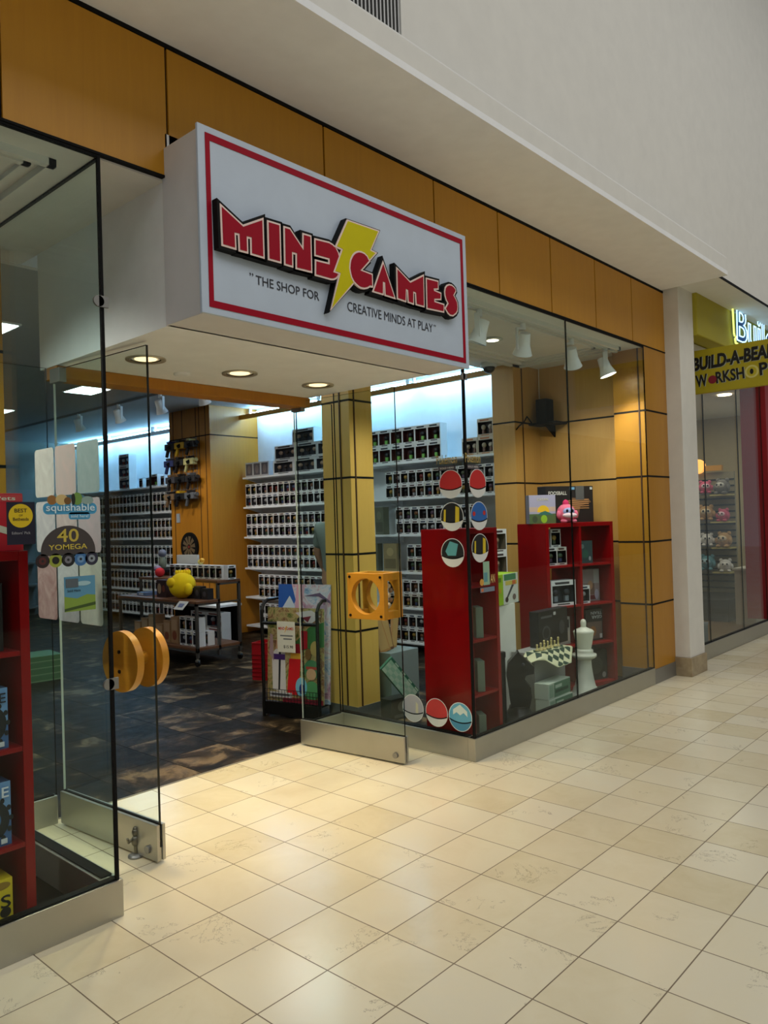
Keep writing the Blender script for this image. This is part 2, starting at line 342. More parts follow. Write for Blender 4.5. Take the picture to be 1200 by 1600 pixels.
# cove valance along the right wall
for k, (y0, y1) in enumerate(((1.42, 6.03), (7.03, 11.6))):
    b = MB(); b.box(6.79, 6.83, y0, y1, 3.03, 3.09, WOODIN if k == 0 else CREAM)
    struct(b, 'trim_%d' % (k+2), ['maple light valance above the window wall shelves', 'pale light valance above the far wall shelves'][k], 'trim')
    n = 3; L = (y1-y0)/n
    for j in range(n):
        t = thing('fluorescent_tube', '%s fluorescent tube behind the %s' % (['near', 'middle', 'far'][j], ['maple valance', 'pale valance'][k]), 'lamp', (6.96, y0+L*(j+.5), 3.12), 0, 'cove tubes over the shelves')
        b = MB(t.location); b.cyl((6.96, y0+L*j+.05, 3.12), (6.96, y0+L*(j+1)-.05, 3.12), .018, M('tube_glow', (156, 214, 255), .5, 0, 56)); b.build('tube', t)
        b = MB(t.location)
        for yy in (y0+L*j+.04, y0+L*(j+1)-.06): b = MB(t.location); b.box(6.94, 6.98, yy, yy+.02, 3.1, 3.2, WHITE); b.build('holder', t)

# ---------------------------------------------------------------- windows
def pane(x0, x1, y0, y1, z0, z1):
    """glass sheet whose narrow faces are dark polished edges"""
    mb = MB(); mb.box(x0, x1, y0, y1, z0, z1, GLASS); big = 0 if (x1-x0) > (y1-y0) else 1
    for k in (0, 1) + ((4, 5) if big == 0 else (2, 3)): mb.mi[k] = mb.mat(EDGE)
    return mb
def window(name, label, panes, sills, extra=None):
    t = thing(name, label, 'window', (panes[0][0], 0, 0), 0, None, 'structure')
    for p in panes: q = pane(*p); q.o = Vector(t.location); q.build('glass_pane', t)
    for s in sills: q = MB(t.location); q.box(*s, STEEL); q.build('sill', t, .003)
    q = MB(t.location)
    for s in sills: q.box(s[0]+.012, s[1]-.012, s[2]+.012, s[3]-.012, s[5]-.002, s[5]+.006, BLACK)
    if extra: extra(q)
    q.build('gasket', t)
    return t
def clamp(t, x, y, z):
    q = MB(t.location); q.cyl((x-.022, y-.012, z), (x-.022, y-.002, z), .022, STEELD); q.box(x-.022, x+.018, y-.012, y-.002, z-.022, z+.022, STEELD)
    return q.build('clamp', t)
def post_l(q): q.box(1.519, 1.531, -.001, .012, .145, 3.01, BLACK); q.box(1.519, 1.531, 0, 1.17, 2.99, 3.01, BLACK); q.box(-2.4, 1.53, .0, .012, 2.995, 3.01, BLACK)
w1 = window('window_1', 'left glass display window with steel base', [(-2.4, 1.525, .0, .012, .145, 3.0), (1.519, 1.531, .014, 1.17, .145, 3.0)],
            [(-2.4, 1.545, -.006, .05, 0, .145), (1.475, 1.545, .05, 1.2, 0, .145)], post_l)
clamp(w1, 1.527, 0, 2.42); clamp(w1, 1.527, 0, .915)
def post_r(q): q.box(3.924, 3.94, -.001, .014, .145, 3.0, BLACK); q.box(3.93, 6.66, 0, .012, 2.995, 3.01, BLACK); q.box(3.925, 3.937, 0, 1.19, 2.995, 3.0, BLACK)
w2 = window('window_2', 'right glass display window with steel base', [(3.94, 5.262, .0, .012, .145, 3.0), (5.266, 6.665, .0, .012, .145, 3.0), (3.926, 3.938, .014, 1.17, .145, 3.0)],
            [(3.92, 6.66, -.006, .05, 0, .145), (3.92, 3.99, .05, 1.2, 0, .145)], post_r)
clamp(w2, 3.934, 0, 2.41)
w3 = window('window_3', 'narrow fixed glass panel beside the left door', [(1.545, 1.825, 1.17, 1.182, .145, 2.38)], [(1.545, 1.82, 1.15, 1.2, 0, .145)])
w4 = window('window_4', 'narrow fixed glass panel beside the right door', [(3.57, 3.915, 1.17, 1.182, .145, 2.38)], [(3.575, 3.92, 1.15, 1.2, 0, .145)])

# ---------------------------------------------------------------- glass doors (stand open)
def door(name, label, hinge, free):
    d = Vector(free)-Vector(hinge); L = d.length; rz = math.atan2(d.y, d.x)
    t = thing(name, label, 'door', (hinge[0], hinge[1], 0), rz, None, 'structure')
    q = pane(.005, L, -.006, .006, .1, 2.36); q.mi[4] = q.mat(M('glass_edge_pale', (176, 184, 178), .3)); q.build('glass_pane', t)
    q = MB(); q.box(0, L+.008, -.023, -.007, .012, .175, STEEL); q.box(0, L+.008, .007, .023, .012, .175, STEEL); q.box(0, L, -.007, .007, .012, .07, STEEL)
    q.box(.0, L, -.0072, .0072, .165, .18, BLACK); q.build('bottom_rail', t, .002)
    q = MB(); q.box(-.005, .09, -.02, .02, 2.29, 2.364, STEELD); q.build('top_hinge', t, .002)
    q = MB(); q.cyl((L-.06, -.024, .055), (L-.06, -.034, .055), .018, STEELD); q.cyl((L-.06, .024, .055), (L-.06, .034, .055), .018, STEELD); q.build('lock_cylinder', t)
    return t, L
d1, L1 = door('door_1', 'open left glass door with round yo-yo shaped wooden handle', (1.84, 1.117), (1.898, .302))
d2, L2 = door('door_2', 'open right glass door with square wooden block handle', (3.546, 1.176), (3.631, .318))
# left handle: a pair of wooden discs on a hub through the glass; local x along the door, -y faces left display
hx, hz = .665, .912
for s, nm in ((-1, 'handle_disc'), (1, 'handle_disc')):
    q = MB(); n = 40; y0, y1 = s*.05, s*.085
    q.cyl((hx, y0, hz), (hx, y1, hz), .14, WOODLT, seg=44)
    ob = q.build(nm, d1, .004)
    q = MB()
    for dz in (-.045, .045): q.cyl((hx, y1, hz+dz), (hx, y1+s*.006, hz+dz), .009, BLACKM, seg=6)
    q.build('bolt', ob)
q = MB(); q.cyl((hx, -.05, hz), (hx, .05, hz), .03, WOODLT); q.build('handle_hub', d1)
# right handle: square block with a round hole through it
hx, hz, a, r, dd = .66, 1.05, .145, .112, .075
q = MB()
for s in (-1, 1):
    n = 48; circ = ngon(hx, hz, r, r, n); sq = []
    for k in range(n):
        c, s_ = math.cos(2*PI*k/n), math.sin(2*PI*k/n); m_ = a/max(abs(c), abs(s_)); sq.append((hx+c*m_, hz+s_*m_))
    y0, y1 = s*.02, s*.045+s*.055
    y0 = s*.055; y1 = s*.1
    vs = [(u, y, v) for y in (y0, y1) for ring in (circ, sq) for u, v in ring]
    fs = []
    for k in range(n):
        j = (k+1) % n
        fs += [(k, j, n+j, n+k), (2*n+k, 3*n+k, 3*n+j, 2*n+j), (k, 2*n+k, 2*n+j, j), (n+k, n+j, 3*n+j, 3*n+k)]
    q.add(vs, fs, WOODLT)
q.build('handle_plate', d2, .002)
q = MB()
for dx in (-1, 1):
    for dz in (-1, 1): q.box(hx+dx*.12-.024, hx+dx*.12+.024, -.056, .056, hz+dz*.12-.024, hz+dz*.12+.024, WOODLT)
q.build('handle_block', d2, .003)
q = MB()
for s in (-1, 1):
    for dx in (-1, 1):
        for dz in (-1, 1): q.cyl((hx+dx*.122, s*.1, hz+dz*.122), (hx+dx*.122, s*.107, hz+dz*.122), .009, BLACKM, seg=6)
q.build('bolt', d2)
q = MB()
for k in range(5): q.ball((hx+.11, .02*(k % 2), hz-.06+.03*k), (.014, .014, .016), [C(206, 190, 160), C(150, 110, 80)][k % 2], 10, 7)
q.build('bead_string', d2)
# small pewter figure that props the left door
t = thing('doorstop_figure', 'small pewter figure on a round foot against the left glass door', 'doorstop', (1.862, .455, 0))
q = MB(); q.lathe([(.0, 0), (.036, 0), (.036, .008), (.014, .016), (.0, .018)], (0, 0, 0), STEELD); q.build('foot', t)
q = MB(); PW = M('pewter', (118, 116, 104), .35, .8)
q.cyl((0, 0, .016), (.004, .004, .05), .008, PW, .012); q.ball((.004, .003, .072), (.024, .018, .028), PW); q.ball((0, 0, .113), (.017, .016, .02), PW); q.ball((0, 0, .128), (.012, .012, .012), PW)
q.tube([(-.018, 0, .085), (-.04, -.006, .078), (-.046, -.008, .1)], .006, PW); q.tube([(.022, 0, .085), (.036, .01, .066), (.02, .018, .058)], .006, PW); q.build('body', t)

# ---------------------------------------------------------------- entrance downlights
for k, x in enumerate((2.10, 2.69, 3.29)):
    t = thing('downlight', '%s of the three round downlights in the entrance ceiling' % ['leftmost', 'middle', 'rightmost'][k], 'ceiling light', (x, .65, 2.38), 0, 'downlights in the entrance ceiling')
    q = MB(t.location); q.lathe([(.078, 2.38), (.1, 2.38), (.1, 2.372), (.076, 2.374)], (x, .65, 0), M('trim_ring', (196, 188, 170), .3, .5), 32, True, False)
    q.build('trim_ring', t)
    q = MB(t.location); q.lathe([(.077, 2.376), (.07, 2.379)], (x, .65, 0), M('reflector', (190, 178, 140), .25, .8), 32, True, False); rf = q.build('reflector', t)
    q = MB(t.location); q.cyl((x, .65, 2.3765), (x, .65, 2.3785), .055, M('lamp_glow_warm', (255, 226, 172), .5, 0, 1.6), seg=24); q.build('lamp', rf)
    l = bpy.data.lights.new('downlight_beam', 'SPOT'); l.energy = 62; l.color = (1, .77, .43); l.spot_size = math.radians(106); l.spot_blend = 1; l.shadow_soft_size = .05
    o = bpy.data.objects.new('downlight_beam', l); COL.objects.link(o); o.parent = t; o.location = (0, 0, -.02)
q = MB((2.45, .8, 2.38)); q.lathe([(.045, 2.38), (.045, 2.372), (.03, 2.368)], (2.45, .86, 0), CREAM); tag(q.build('sprinkler_cover'), 'small flat round cover plate between the entrance downlights', 'cover plate')

# ---------------------------------------------------------------- MIND GAMES sign
YS = -.27
t = thing('shop_sign', 'white box sign with red and yellow raised shop name over the entrance', 'sign', (2.7, YS, 2.38)); SO = t.location
q = MB(SO); q.box(1.822, 3.605, YS+.012, .02, 2.38, 3.135, M('sign_cabinet', (214, 212, 214), .6)); q.build('cabinet', t, .003)
q = MB(SO); q.box(1.805, 3.618, YS, YS+.014, 2.377, 3.142, SIGNW); q.build('face_panel', t, .002)
P = front(YS)
q = MB(SO)
for u0, v0, u1, v1 in ((1.84, 3.085, 3.585, 3.113), (1.84, 2.405, 3.585, 2.433), (1.84, 2.433, 1.862, 3.085), (3.563, 2.433, 3.585, 3.085)): q.prism(rect(u0, v0, u1, v1), P, 0, .0025, REDSIGN)
q.build('red_border', t)
GLYPHS = {'M': [(1.887, 2.81), (1.992, 2.757), (2.094, 2.812), (2.094, 2.658), (2.035, 2.658), (2.036, 2.725), (2.008, 2.723), (2.008, 2.659), (1.974, 2.658), (1.973, 2.724), (1.946, 2.723), (1.947, 2.66), (1.889, 2.66)], 'I': [(2.13, 2.813), (2.188, 2.815), (2.187, 2.659), (2.129, 2.658)], 'N': [(2.221, 2.812), (2.247, 2.813), (2.327, 2.738), (2.331, 2.81), (2.369, 2.811), (2.368, 2.657), (2.285, 2.654), (2.287, 2.718), (2.256, 2.717), (2.255, 2.656), (2.219, 2.656)], 'D': [(2.403, 2.805), (2.487, 2.811), (2.51, 2.806), (2.528, 2.797), (2.542, 2.779), (2.547, 2.759), (2.529, 2.725), (2.509, 2.685), (2.538, 2.685), (2.534, 2.671), (2.522, 2.66), (2.508, 2.653), (2.493, 2.65), (2.4, 2.649), (2.403, 2.708), (2.488, 2.712), (2.488, 2.742), (2.401, 2.739)], 'bolt': [(2.613, 2.947), (2.824, 2.952), (2.761, 2.843), (2.799, 2.839), (2.693, 2.738), (2.637, 2.661), (2.491, 2.513), (2.555, 2.688), (2.519, 2.689), (2.575, 2.805), (2.535, 2.809)], 'G': [(2.679, 2.813), (2.699, 2.815), (2.717, 2.813), (2.734, 2.805), (2.747, 2.788), (2.684, 2.727), (2.765, 2.723), (2.765, 2.671), (2.751, 2.67), (2.732, 2.658), (2.712, 2.651), (2.692, 2.649), (2.676, 2.651), (2.657, 2.659), (2.642, 2.668), (2.629, 2.684), (2.622, 2.704), (2.618, 2.724), (2.621, 2.746), (2.626, 2.763), (2.634, 2.777), (2.643, 2.79), (2.654, 2.8), (2.665, 2.807)], 'A': [(2.859, 2.799), (2.934, 2.649), (2.871, 2.65), (2.87, 2.71), (2.851, 2.711), (2.848, 2.651), (2.785, 2.651)], 'm2': [(2.967, 2.796), (3.065, 2.748), (3.173, 2.805), (3.17, 2.65), (3.113, 2.649), (3.111, 2.708), (3.086, 2.71), (3.083, 2.648), (3.049, 2.649), (3.047, 2.708), (3.027, 2.711), (3.022, 2.649), (2.965, 2.651)], 'E': [(3.205, 2.797), (3.297, 2.802), (3.296, 2.768), (3.259, 2.76), (3.261, 2.746), (3.319, 2.742), (3.317, 2.716), (3.261, 2.705), (3.261, 2.686), (3.343, 2.685), (3.34, 2.652), (3.203, 2.645)], 'S': [(3.402, 2.805), (3.424, 2.806), (3.44, 2.801), (3.452, 2.794), (3.455, 2.785), (3.433, 2.757), (3.453, 2.738), (3.465, 2.721), (3.468, 2.698), (3.464, 2.678), (3.452, 2.663), (3.426, 2.647), (3.403, 2.645), (3.385, 2.652), (3.364, 2.671), (3.391, 2.703), (3.373, 2.723), (3.364, 2.744), (3.363, 2.762), (3.369, 2.783), (3.383, 2.797)]}
CRM = M('outline_cream', (238, 214, 206), .5)
q = MB(SO)
for k, g in GLYPHS.items(): q.prism(offset_poly(g, .02 if k != 'bolt' else .014), P, .0, .034 if k != 'bolt' else .0345, BLACK)
q.build('letter_backing', t)
q = MB(SO)
for k, g in GLYPHS.items():
    if k not in ('bolt', 'G'): q.prism(offset_poly(g, .0085), P, .034, .037, CRM); q.prism(g, P, .037, .039, REDSIGN)
q.build('lettering', t)
q = MB(SO); q.prism(offset_poly(GLYPHS['bolt'], .008), P, .0345, .040, CRM); q.prism(GLYPHS['bolt'], P, .040, .042, YEL); q.build('lightning_bolt', t)
q = MB(SO); q.prism(offset_poly(GLYPHS['G'], .0085), P, .034, .043, CRM); q.prism(GLYPHS['G'], P, .043, .045, REDSIGN); q.build('lettering', t)
q = MB(SO); NAVY = M('ink_navy', (16, 18, 34), .5)
text(q, 'THE SHOP FOR', P, 2.08, 2.544, .368, .04, NAVY, h1=.002, offset=.004); q.build('tagline', t); q = MB(SO); text(q, '\u201d', P, 2.047, 2.574, .02, .014, NAVY, h1=.002)
text(q, 'CREATIVE MINDS AT PLAY', P, 2.632, 2.532, .655, .046, NAVY, h1=.002); text(q, '\u201d', P, 3.296, 2.566, .018, .012, NAVY, h1=.002)
q.build('tagline', t)

# ---------------------------------------------------------------- stickers on the glass
def sticker(name, label, P, shapes, loc, texts=(), group=None, cat='sticker'):
    q = MB(loc)
    k = -1; last = None
    for pts, m in shapes:
        if m is not last: k += 1; last = m
        q.prism(pts, P, .0006+.0004*k, .0010+.0004*k, m)
    for s, u, v, wd, h, m, al in texts: text(q, s, P, u, v, wd, h, m, h1=.001+.0004*(len(shapes)+1), align=al, offset=.01)
    return tag(q.build(name), label, cat, group)
FR = front(0); LR = leftp(3.926); LL = leftp(1.519)
def two_tone(name, label, P, u, v, r, top, low, extra=None, group='round stickers on the right window'):
    line = BLACK
    sh = [(ngon(u, v, r), C(226, 228, 226)), (ngon(u, v, r*.95), top)]
    N_ = 16; xs = [r*.945*(1-2*k/N_) for k in range(N_+1)]; bow = [(u+x, v-r*.16-r*.2*(1-(x/(r*.945))**2)) for x in xs]
    low_y = [v-math.sqrt(max(0, (r*.95)**2-x*x)) for x in xs]
    for k in range(N_): sh.append(([bow[k], bow[k+1], (bow[k+1][0], min(bow[k+1][1]-1e-4, low_y[k+1])), (bow[k][0], min(bow[k][1]-1e-4, low_y[k]))], low))
    for k in range(N_): sh.append(([bow[k], bow[k+1], (bow[k+1][0], bow[k+1][1]-r*.085), (bow[k][0], bow[k][1]-r*.085)], line))
    if extra: sh += extra(u, v, r)
    loc = P(u, v, 0); return sticker(name, label, P, sh, loc, group=group)
RB, WB, GB = C(196, 40, 40), C(222, 224, 222), C(150, 196, 214)
def stripes(u, v, r): return [([(u-r*.72, v-r*.3), (u-r*.55, v-r*.36), (u-r*.5, v+r*.5), (u-r*.66, v+r*.5)], C(214, 188, 40)), ([(u+r*.28, v-r*.42), (u+r*.62, v-r*.36), (u+r*.66, v+r*.6), (u+r*.34, v+r*.72)], C(214, 188, 40))]
def cross(u, v, r): return [([(u-r*.6, v+r*.1), (u-.2*r, v+r*.8), (u+.5*r, v+r*.6), (u+r*.3, v-r*.2), (u-r*.4, v-.2*r)], C(92, 164, 172))]
def speck(u, v, r): return [(ngon(u-r*.62, v+r*.15, r*.16), C(196, 50, 44)), (ngon(u+r*.6, v+r*.2, r*.16), C(196, 50, 44))]
R_ = .092
two_tone('round_sticker', 'red and white round sticker on side glass left of the corner, topmost', LR, -.125, 1.742, R_, RB, WB)
two_tone('round_sticker', 'black round sticker with two yellow stripes on side glass left of the corner', LR, -.122, 1.535, R_, C(26, 26, 28), WB, stripes)
two_tone('round_sticker', 'black and teal round sticker on side glass in front of red shelf panel', LR, -.126, 1.305, R_, C(22, 26, 28), WB, cross)
two_tone('round_sticker', 'red and white round sticker on front glass right of the corner, topmost', FR, 4.045, 1.742, R_, RB, WB)
two_tone('round_sticker', 'blue and white round sticker with red spots on front glass right of the corner', FR, 4.05, 1.535, R_, C(40, 100, 176), WB, speck)
two_tone('round_sticker', 'black round sticker with yellow stripes on front glass, lowest right of corner', FR, 4.05, 1.33, R_, C(26, 26, 28), WB, stripes)
two_tone('round_sticker', 'pale lilac round sticker near the glass foot, leftmost of three low stickers', LR, -.497, .268, R_, C(176, 176, 186), C(196, 200, 200), lambda u, v, r: [([(u+r*.25, v-r*.3), (u+r*.5, v-r*.3), (u+r*.5, v+r*.35), (u+r*.3, v+r*.5)], C(208, 204, 176))])
two_tone('round_sticker', 'red and white round sticker near the glass foot, middle of three low stickers', LR, -.297, .267, R_, C(204, 60, 60), WB)
two_tone('round_sticker', 'blue and white round sticker near the glass foot, rightmost of three low stickers', LR, -.106, .266, R_, C(96, 170, 202), C(70, 140, 176), lambda u, v, r: [([(u-.6*r, v+.1*r), (u-.3*r, v+.3*r), (u, v+.12*r), (u+.3*r, v+.32*r), (u+.62*r, v+.08*r), (u+.6*r, v+.45*r), (u, v+.85*r), (u-.6*r, v+.45*r)], C(210, 226, 222))])
GOLD = C(176, 152, 84)
for P_, u, lab in ((LR, -.15, 'gold lettered brand sticker on the side glass left of the corner'), (FR, 4.0, 'gold lettered brand sticker on the front glass right of the corner')):
    sticker('brand_sticker', lab, P_, [(rect(u-.07, 1.832, u+.07, 1.86), C(70, 64, 74))], P_(u, 1.9, 0), [('Pok\u00e9mon', u, 1.872, .165, .06, GOLD, 'C'), ('SOLD HERE', u, 1.841, .11, .011, C(220, 216, 210), 'C')], 'brand stickers at the window corner')
sticker('promotion_sticker', 'tall narrow promotion sticker on front glass below the striped round sticker', FR,
        [(rect(4.075, 1.09, 4.145, 1.24), C(150, 186, 160)), (rect(4.08, 1.11, 4.12, 1.17), C(92, 150, 160)), (ngon(4.055, 1.11, .022), C(214, 160, 70)), (rect(4.035, 1.045, 4.195, 1.075), C(118, 132, 150)), (rect(4.045, 1.05, 4.07, 1.07), C(206, 110, 60))], (4.1, 0, 1.1),
        [('AN', 4.15, 1.10, .05, .055, C(226, 190, 120), 'L')])
# left window
for r_, (v0, v1) in enumerate(((1.672, 1.885), (1.43, 1.652), (1.136, 1.412))):
    for c_ in range(3):
        u0 = -.63+c_*.198
        cols = [((214, 216, 206), (190, 190, 182)), ((208, 190, 182), (190, 186, 180)), ((170, 190, 188), (150, 176, 174)), ((206, 208, 206), (176, 180, 184)), ((210, 202, 196), (186, 176, 172)), ((204, 192, 194), (186, 184, 186)), ((192, 170, 164), (150, 116, 112)), ((204, 216, 214), (176, 190, 192)), ((212, 224, 206), (190, 206, 192))]
        m = marble('card_marble_%d%d' % (r_, c_), *cols[r_*3+c_], .5, 12)
        sticker('marbled_card', '%s marbled card stuck on the left side glass, %s row, %s column' % (['cream', 'pinkish', 'grey-green', 'pale grey', 'beige', 'mauve', 'rosy', 'bluish', 'pale green'][r_*3+c_], ['top', 'middle', 'bottom'][r_], ['left', 'middle', 'right'][c_]), LL,
                [(rrect(u0, v0, u0+.185, v1, .018), m)], LL(u0+.09, v0, 0), group='marbled cards on the left side glass', cat='card')
sticker('award_sticker', 'navy award sticker with yellow disc on the left front glass', FR, [(rect(1.137, 1.476, 1.238, 1.63), C(14, 14, 40)), (ngon(1.187, 1.58, .043), C(214, 184, 20))], (1.19, 0, 1.48),
        [('BEST', 1.187, 1.592, .045, .014, C(24, 22, 18), 'C'), ('OF', 1.187, 1.578, .014, .007, C(90, 74, 20), 'C'), ('Bethesda', 1.187, 1.562, .056, .012, C(60, 44, 20), 'C'), ("Editors' Pick", 1.187, 1.513, .066, .01, C(150, 150, 156), 'C')])
BLU = C(70, 156, 200)
sticker('brand_sticker', 'blue and white lettered plush brand sticker on the left front glass', FR,
        [(rrect(1.268, 1.583, 1.478, 1.626, .018), BLU), (rrect(1.365, 1.563, 1.45, 1.59, .01), BLU), (ngon(1.302, 1.637, .018), C(150, 104, 50)), (ngon(1.34, 1.638, .024, .02), C(206, 180, 120)), (ngon(1.362, 1.634, .014), C(120, 84, 40)), (ngon(1.4, 1.642, .02, .024), C(110, 150, 70)), (ngon(1.384, 1.64, .008, .022), C(30, 36, 30)), (ngon(1.44, 1.636, .024, .016), C(140, 166, 160))], (1.37, 0, 1.56),
        [('squishable', 1.373, 1.587, .19, .036, C(214, 236, 244), 'C'), ('sold here!', 1.407, 1.57, .07, .012, C(206, 230, 240), 'C')])
sh = [(ngon(1.362, 1.442, .106, .098, 30, -.12, PI+.12), C(66, 60, 60))]
sticker('brand_sticker', 'dark half-oval sticker with gold lettering on the left front glass', FR, sh, (1.36, 0, 1.43), [('40', 1.36, 1.478, .084, .05, C(196, 176, 70), 'C'), ('YOMEGA', 1.36, 1.45, .15, .02, C(206, 186, 74), 'C')])
for k, (u, c1, c2) in enumerate(((1.262, (40, 26, 28), (84, 34, 34)), (1.311, (150, 160, 60), (24, 24, 22)), (1.359, (26, 26, 30), (120, 120, 130)), (1.408, (60, 110, 164), (110, 150, 190)), (1.452, (44, 44, 66), (140, 150, 160)))):
    sticker('disc_sticker', '%s yo-yo disc sticker, %s in the row of five on left glass' % (['dark red', 'lime ringed', 'black ringed', 'blue', 'dark violet'][k], ORD[k]), FR, [(ngon(u, 1.411, .026), C(*c1)), (ngon(u, 1.411, .014), C(*c2)), (ngon(u, 1.411, .005), C(30, 30, 34))], (u, 0, 1.41), group='row of yo-yo stickers')
sticker('poster_sticker', 'square sticker of blue sky over green fields on the left front glass', FR,
        [(rect(1.34, 1.214, 1.463, 1.346), C(88, 146, 178)), ([(1.34, 1.214), (1.463, 1.214), (1.463, 1.27), (1.43, 1.275), (1.39, 1.262), (1.34, 1.272)], C(128, 158, 64)), ([(1.34, 1.226), (1.463, 1.244), (1.463, 1.232), (1.34, 1.216)], C(60, 84, 36)), (ngon(1.415, 1.318, .03, .009), C(160, 196, 206)), (rect(1.346, 1.305, 1.395, 1.338), C(86, 96, 104))], (1.4, 0, 1.214),
        [('Sold Here', 1.351, 1.288, .052, .01, C(24, 30, 40), 'L')])

# ================================================================== RED CUBE SHELVES
def cube_shelf(name, label, loc, rz, wd, dp, ht, cols, rows, lip=.035):
    t = thing(name, label, 'shelf unit', loc, rz)
    for s in (0, 1): q = MB(); q.box(*((0, lip) if s == 0 else (wd-lip, wd)), 0, dp, 0, ht, RED); q.build('side_panel', t, .002)
    q = MB(); q.box(lip, wd-lip, 0, dp, ht-lip, ht, RED); q.build('top_panel', t, .002)
    q = MB(); q.box(lip, wd-lip, 0, dp, 0, lip, RED); q.build('bottom_panel', t, .002)
    ch = (ht-2*lip-(rows-1)*.018)/rows
    for k in range(1, rows): z = lip+k*ch+(k-1)*.018; q = MB(); q.box(lip, wd-lip, .004, dp, z, z+.018, RED); q.build('shelf', t, .001)
    for k in range(1, cols): x = lip+(wd-2*lip)*k/cols; q = MB(); q.box(x-.012, x+.012, .003, dp-.002, lip+.001, ht-lip-.001, RED); q.build('divider', t)
    return t, ch
tA, chA = cube_shelf('cube_shelf', 'tall narrow red shelf unit in the corner of the right window', (3.995, .06, 0), 0, .34, .38, 1.455, 1, 4)
tB, chB = cube_shelf('cube_shelf', 'wide red two column shelf unit holding games beside the maple wall', (5.805, .55, 0), -.33, .787, .38, 1.455, 2, 4)
tC, chC = cube_shelf('cube_shelf', 'red shelf unit of board games behind the left window glass', (.55, .06, .0), 0, .685, .38, 1.452, 2, 4)

# cartons: body plus printed front
def carton(name, label, loc, rz, wd, dp, ht, body, art=(), texts=(), cat='box', group=None, parent_xf=None, side=None):
    if parent_xf: loc = tuple(parent_xf @ Vector(loc)); rz = rz+parent_xf.to_euler().z
    t = thing(name, label, cat, loc, rz, group)
    q = MB(); q.box(-wd/2, wd/2, 0, dp, 0, ht, body)
    if side: q.mi[4] = q.mi[5] = q.mat(side)
    cb = q.build('carton', t, .002)
    if art or texts:
        q = MB(); P_ = front(0)
        for k, (pts, m) in enumerate(art): q.prism([(-wd/2+u*wd, v*ht) for u, v in pts], P_, .0008+.0003*k, .0012+.0003*k, m)
        for s, u, v, tw, th, m, rot in texts: text(q, s, P_, -wd/2+u*wd, v*ht, tw*wd, th*ht, m, h1=.0016+.0003*len(art), rot=rot, offset=.012)
        q.build('cover_print', cb)
    return t
def XF(t): return Matrix.Translation(t.location) @ Matrix.Rotation(t.rotation_euler.z, 4, 'Z')
# --- left red unit
X = XF(tC)
carton('game_box', 'red pet game box standing on top of the left red shelf unit', (.53, .06, 1.452), 0, .33, .1, .215, C(206, 28, 44), [(rect(0, .86, 1, .98), C(214, 70, 72)), ([(0, .7), (1, .2), (1, .32), (0, .82)], C(226, 214, 190))], [('Pets', .70, .88, .22, .07, C(240, 226, 200), 0)], 'board game', None, X)
zz = [.035+k*(chC+.018) for k in range(4)]
def gearart(): return [(rect(0, 0, 1, 1), C(108, 150, 196)), (rect(0, .0, 1, .45), C(60, 100, 150)), (ngon(.78, .42, .2, .3), C(22, 26, 32)), (ngon(.78, .42, .09, .14), C(60, 110, 160))]+[(ngon(.78+.22*math.cos(a), .42+.33*math.sin(a), .03, .045, 8), C(22, 26, 32)) for a in [k*PI/6 for k in range(12)]]+[(rect(.86, .04, .94, .12), C(210, 214, 216))]
carton('game_box', 'blue gear game box in the second cube from top of left red unit', (.475, .03, zz[2]), 0, .27, .28, .22, C(64, 88, 120), gearart(), [('E', .88, .76, .09, .16, C(20, 24, 40), 0)], 'board game', 'blue gear games', X)
carton('game_box', 'blue gear game box in the third cube from top of left red unit', (.475, .03, zz[1]), 0, .275, .28, .23, C(60, 80, 110), gearart(), [('E', .88, .76, .09, .16, C(220, 226, 232), 0)], 'board game', 'blue gear games', X)
carton('game_box', 'yellow game box in the lowest cube of left red unit', (.475, .03, zz[0]), 0, .275, .28, .23, C(222, 196, 30), [(ngon(.85, .9, .12, .06), C(150, 116, 30)), (ngon(.9, .48, .07, .08), C(40, 36, 30)), (rect(.9, .02, .98, .09), C(210, 180, 120))], [('S', .84, .55, .13, .2, C(24, 20, 16), 0), ('ONE', .82, .2, .16, .07, C(40, 30, 16), 0)], 'board game', None, X)
carton('game_box', 'black game box in the top cube of left red unit', (.48, .05, zz[3]), 0, .26, .26, .25, C(20, 18, 20), [(ngon(.85, .2, .1, .16), C(90, 70, 66))], (), 'board game', None, X)
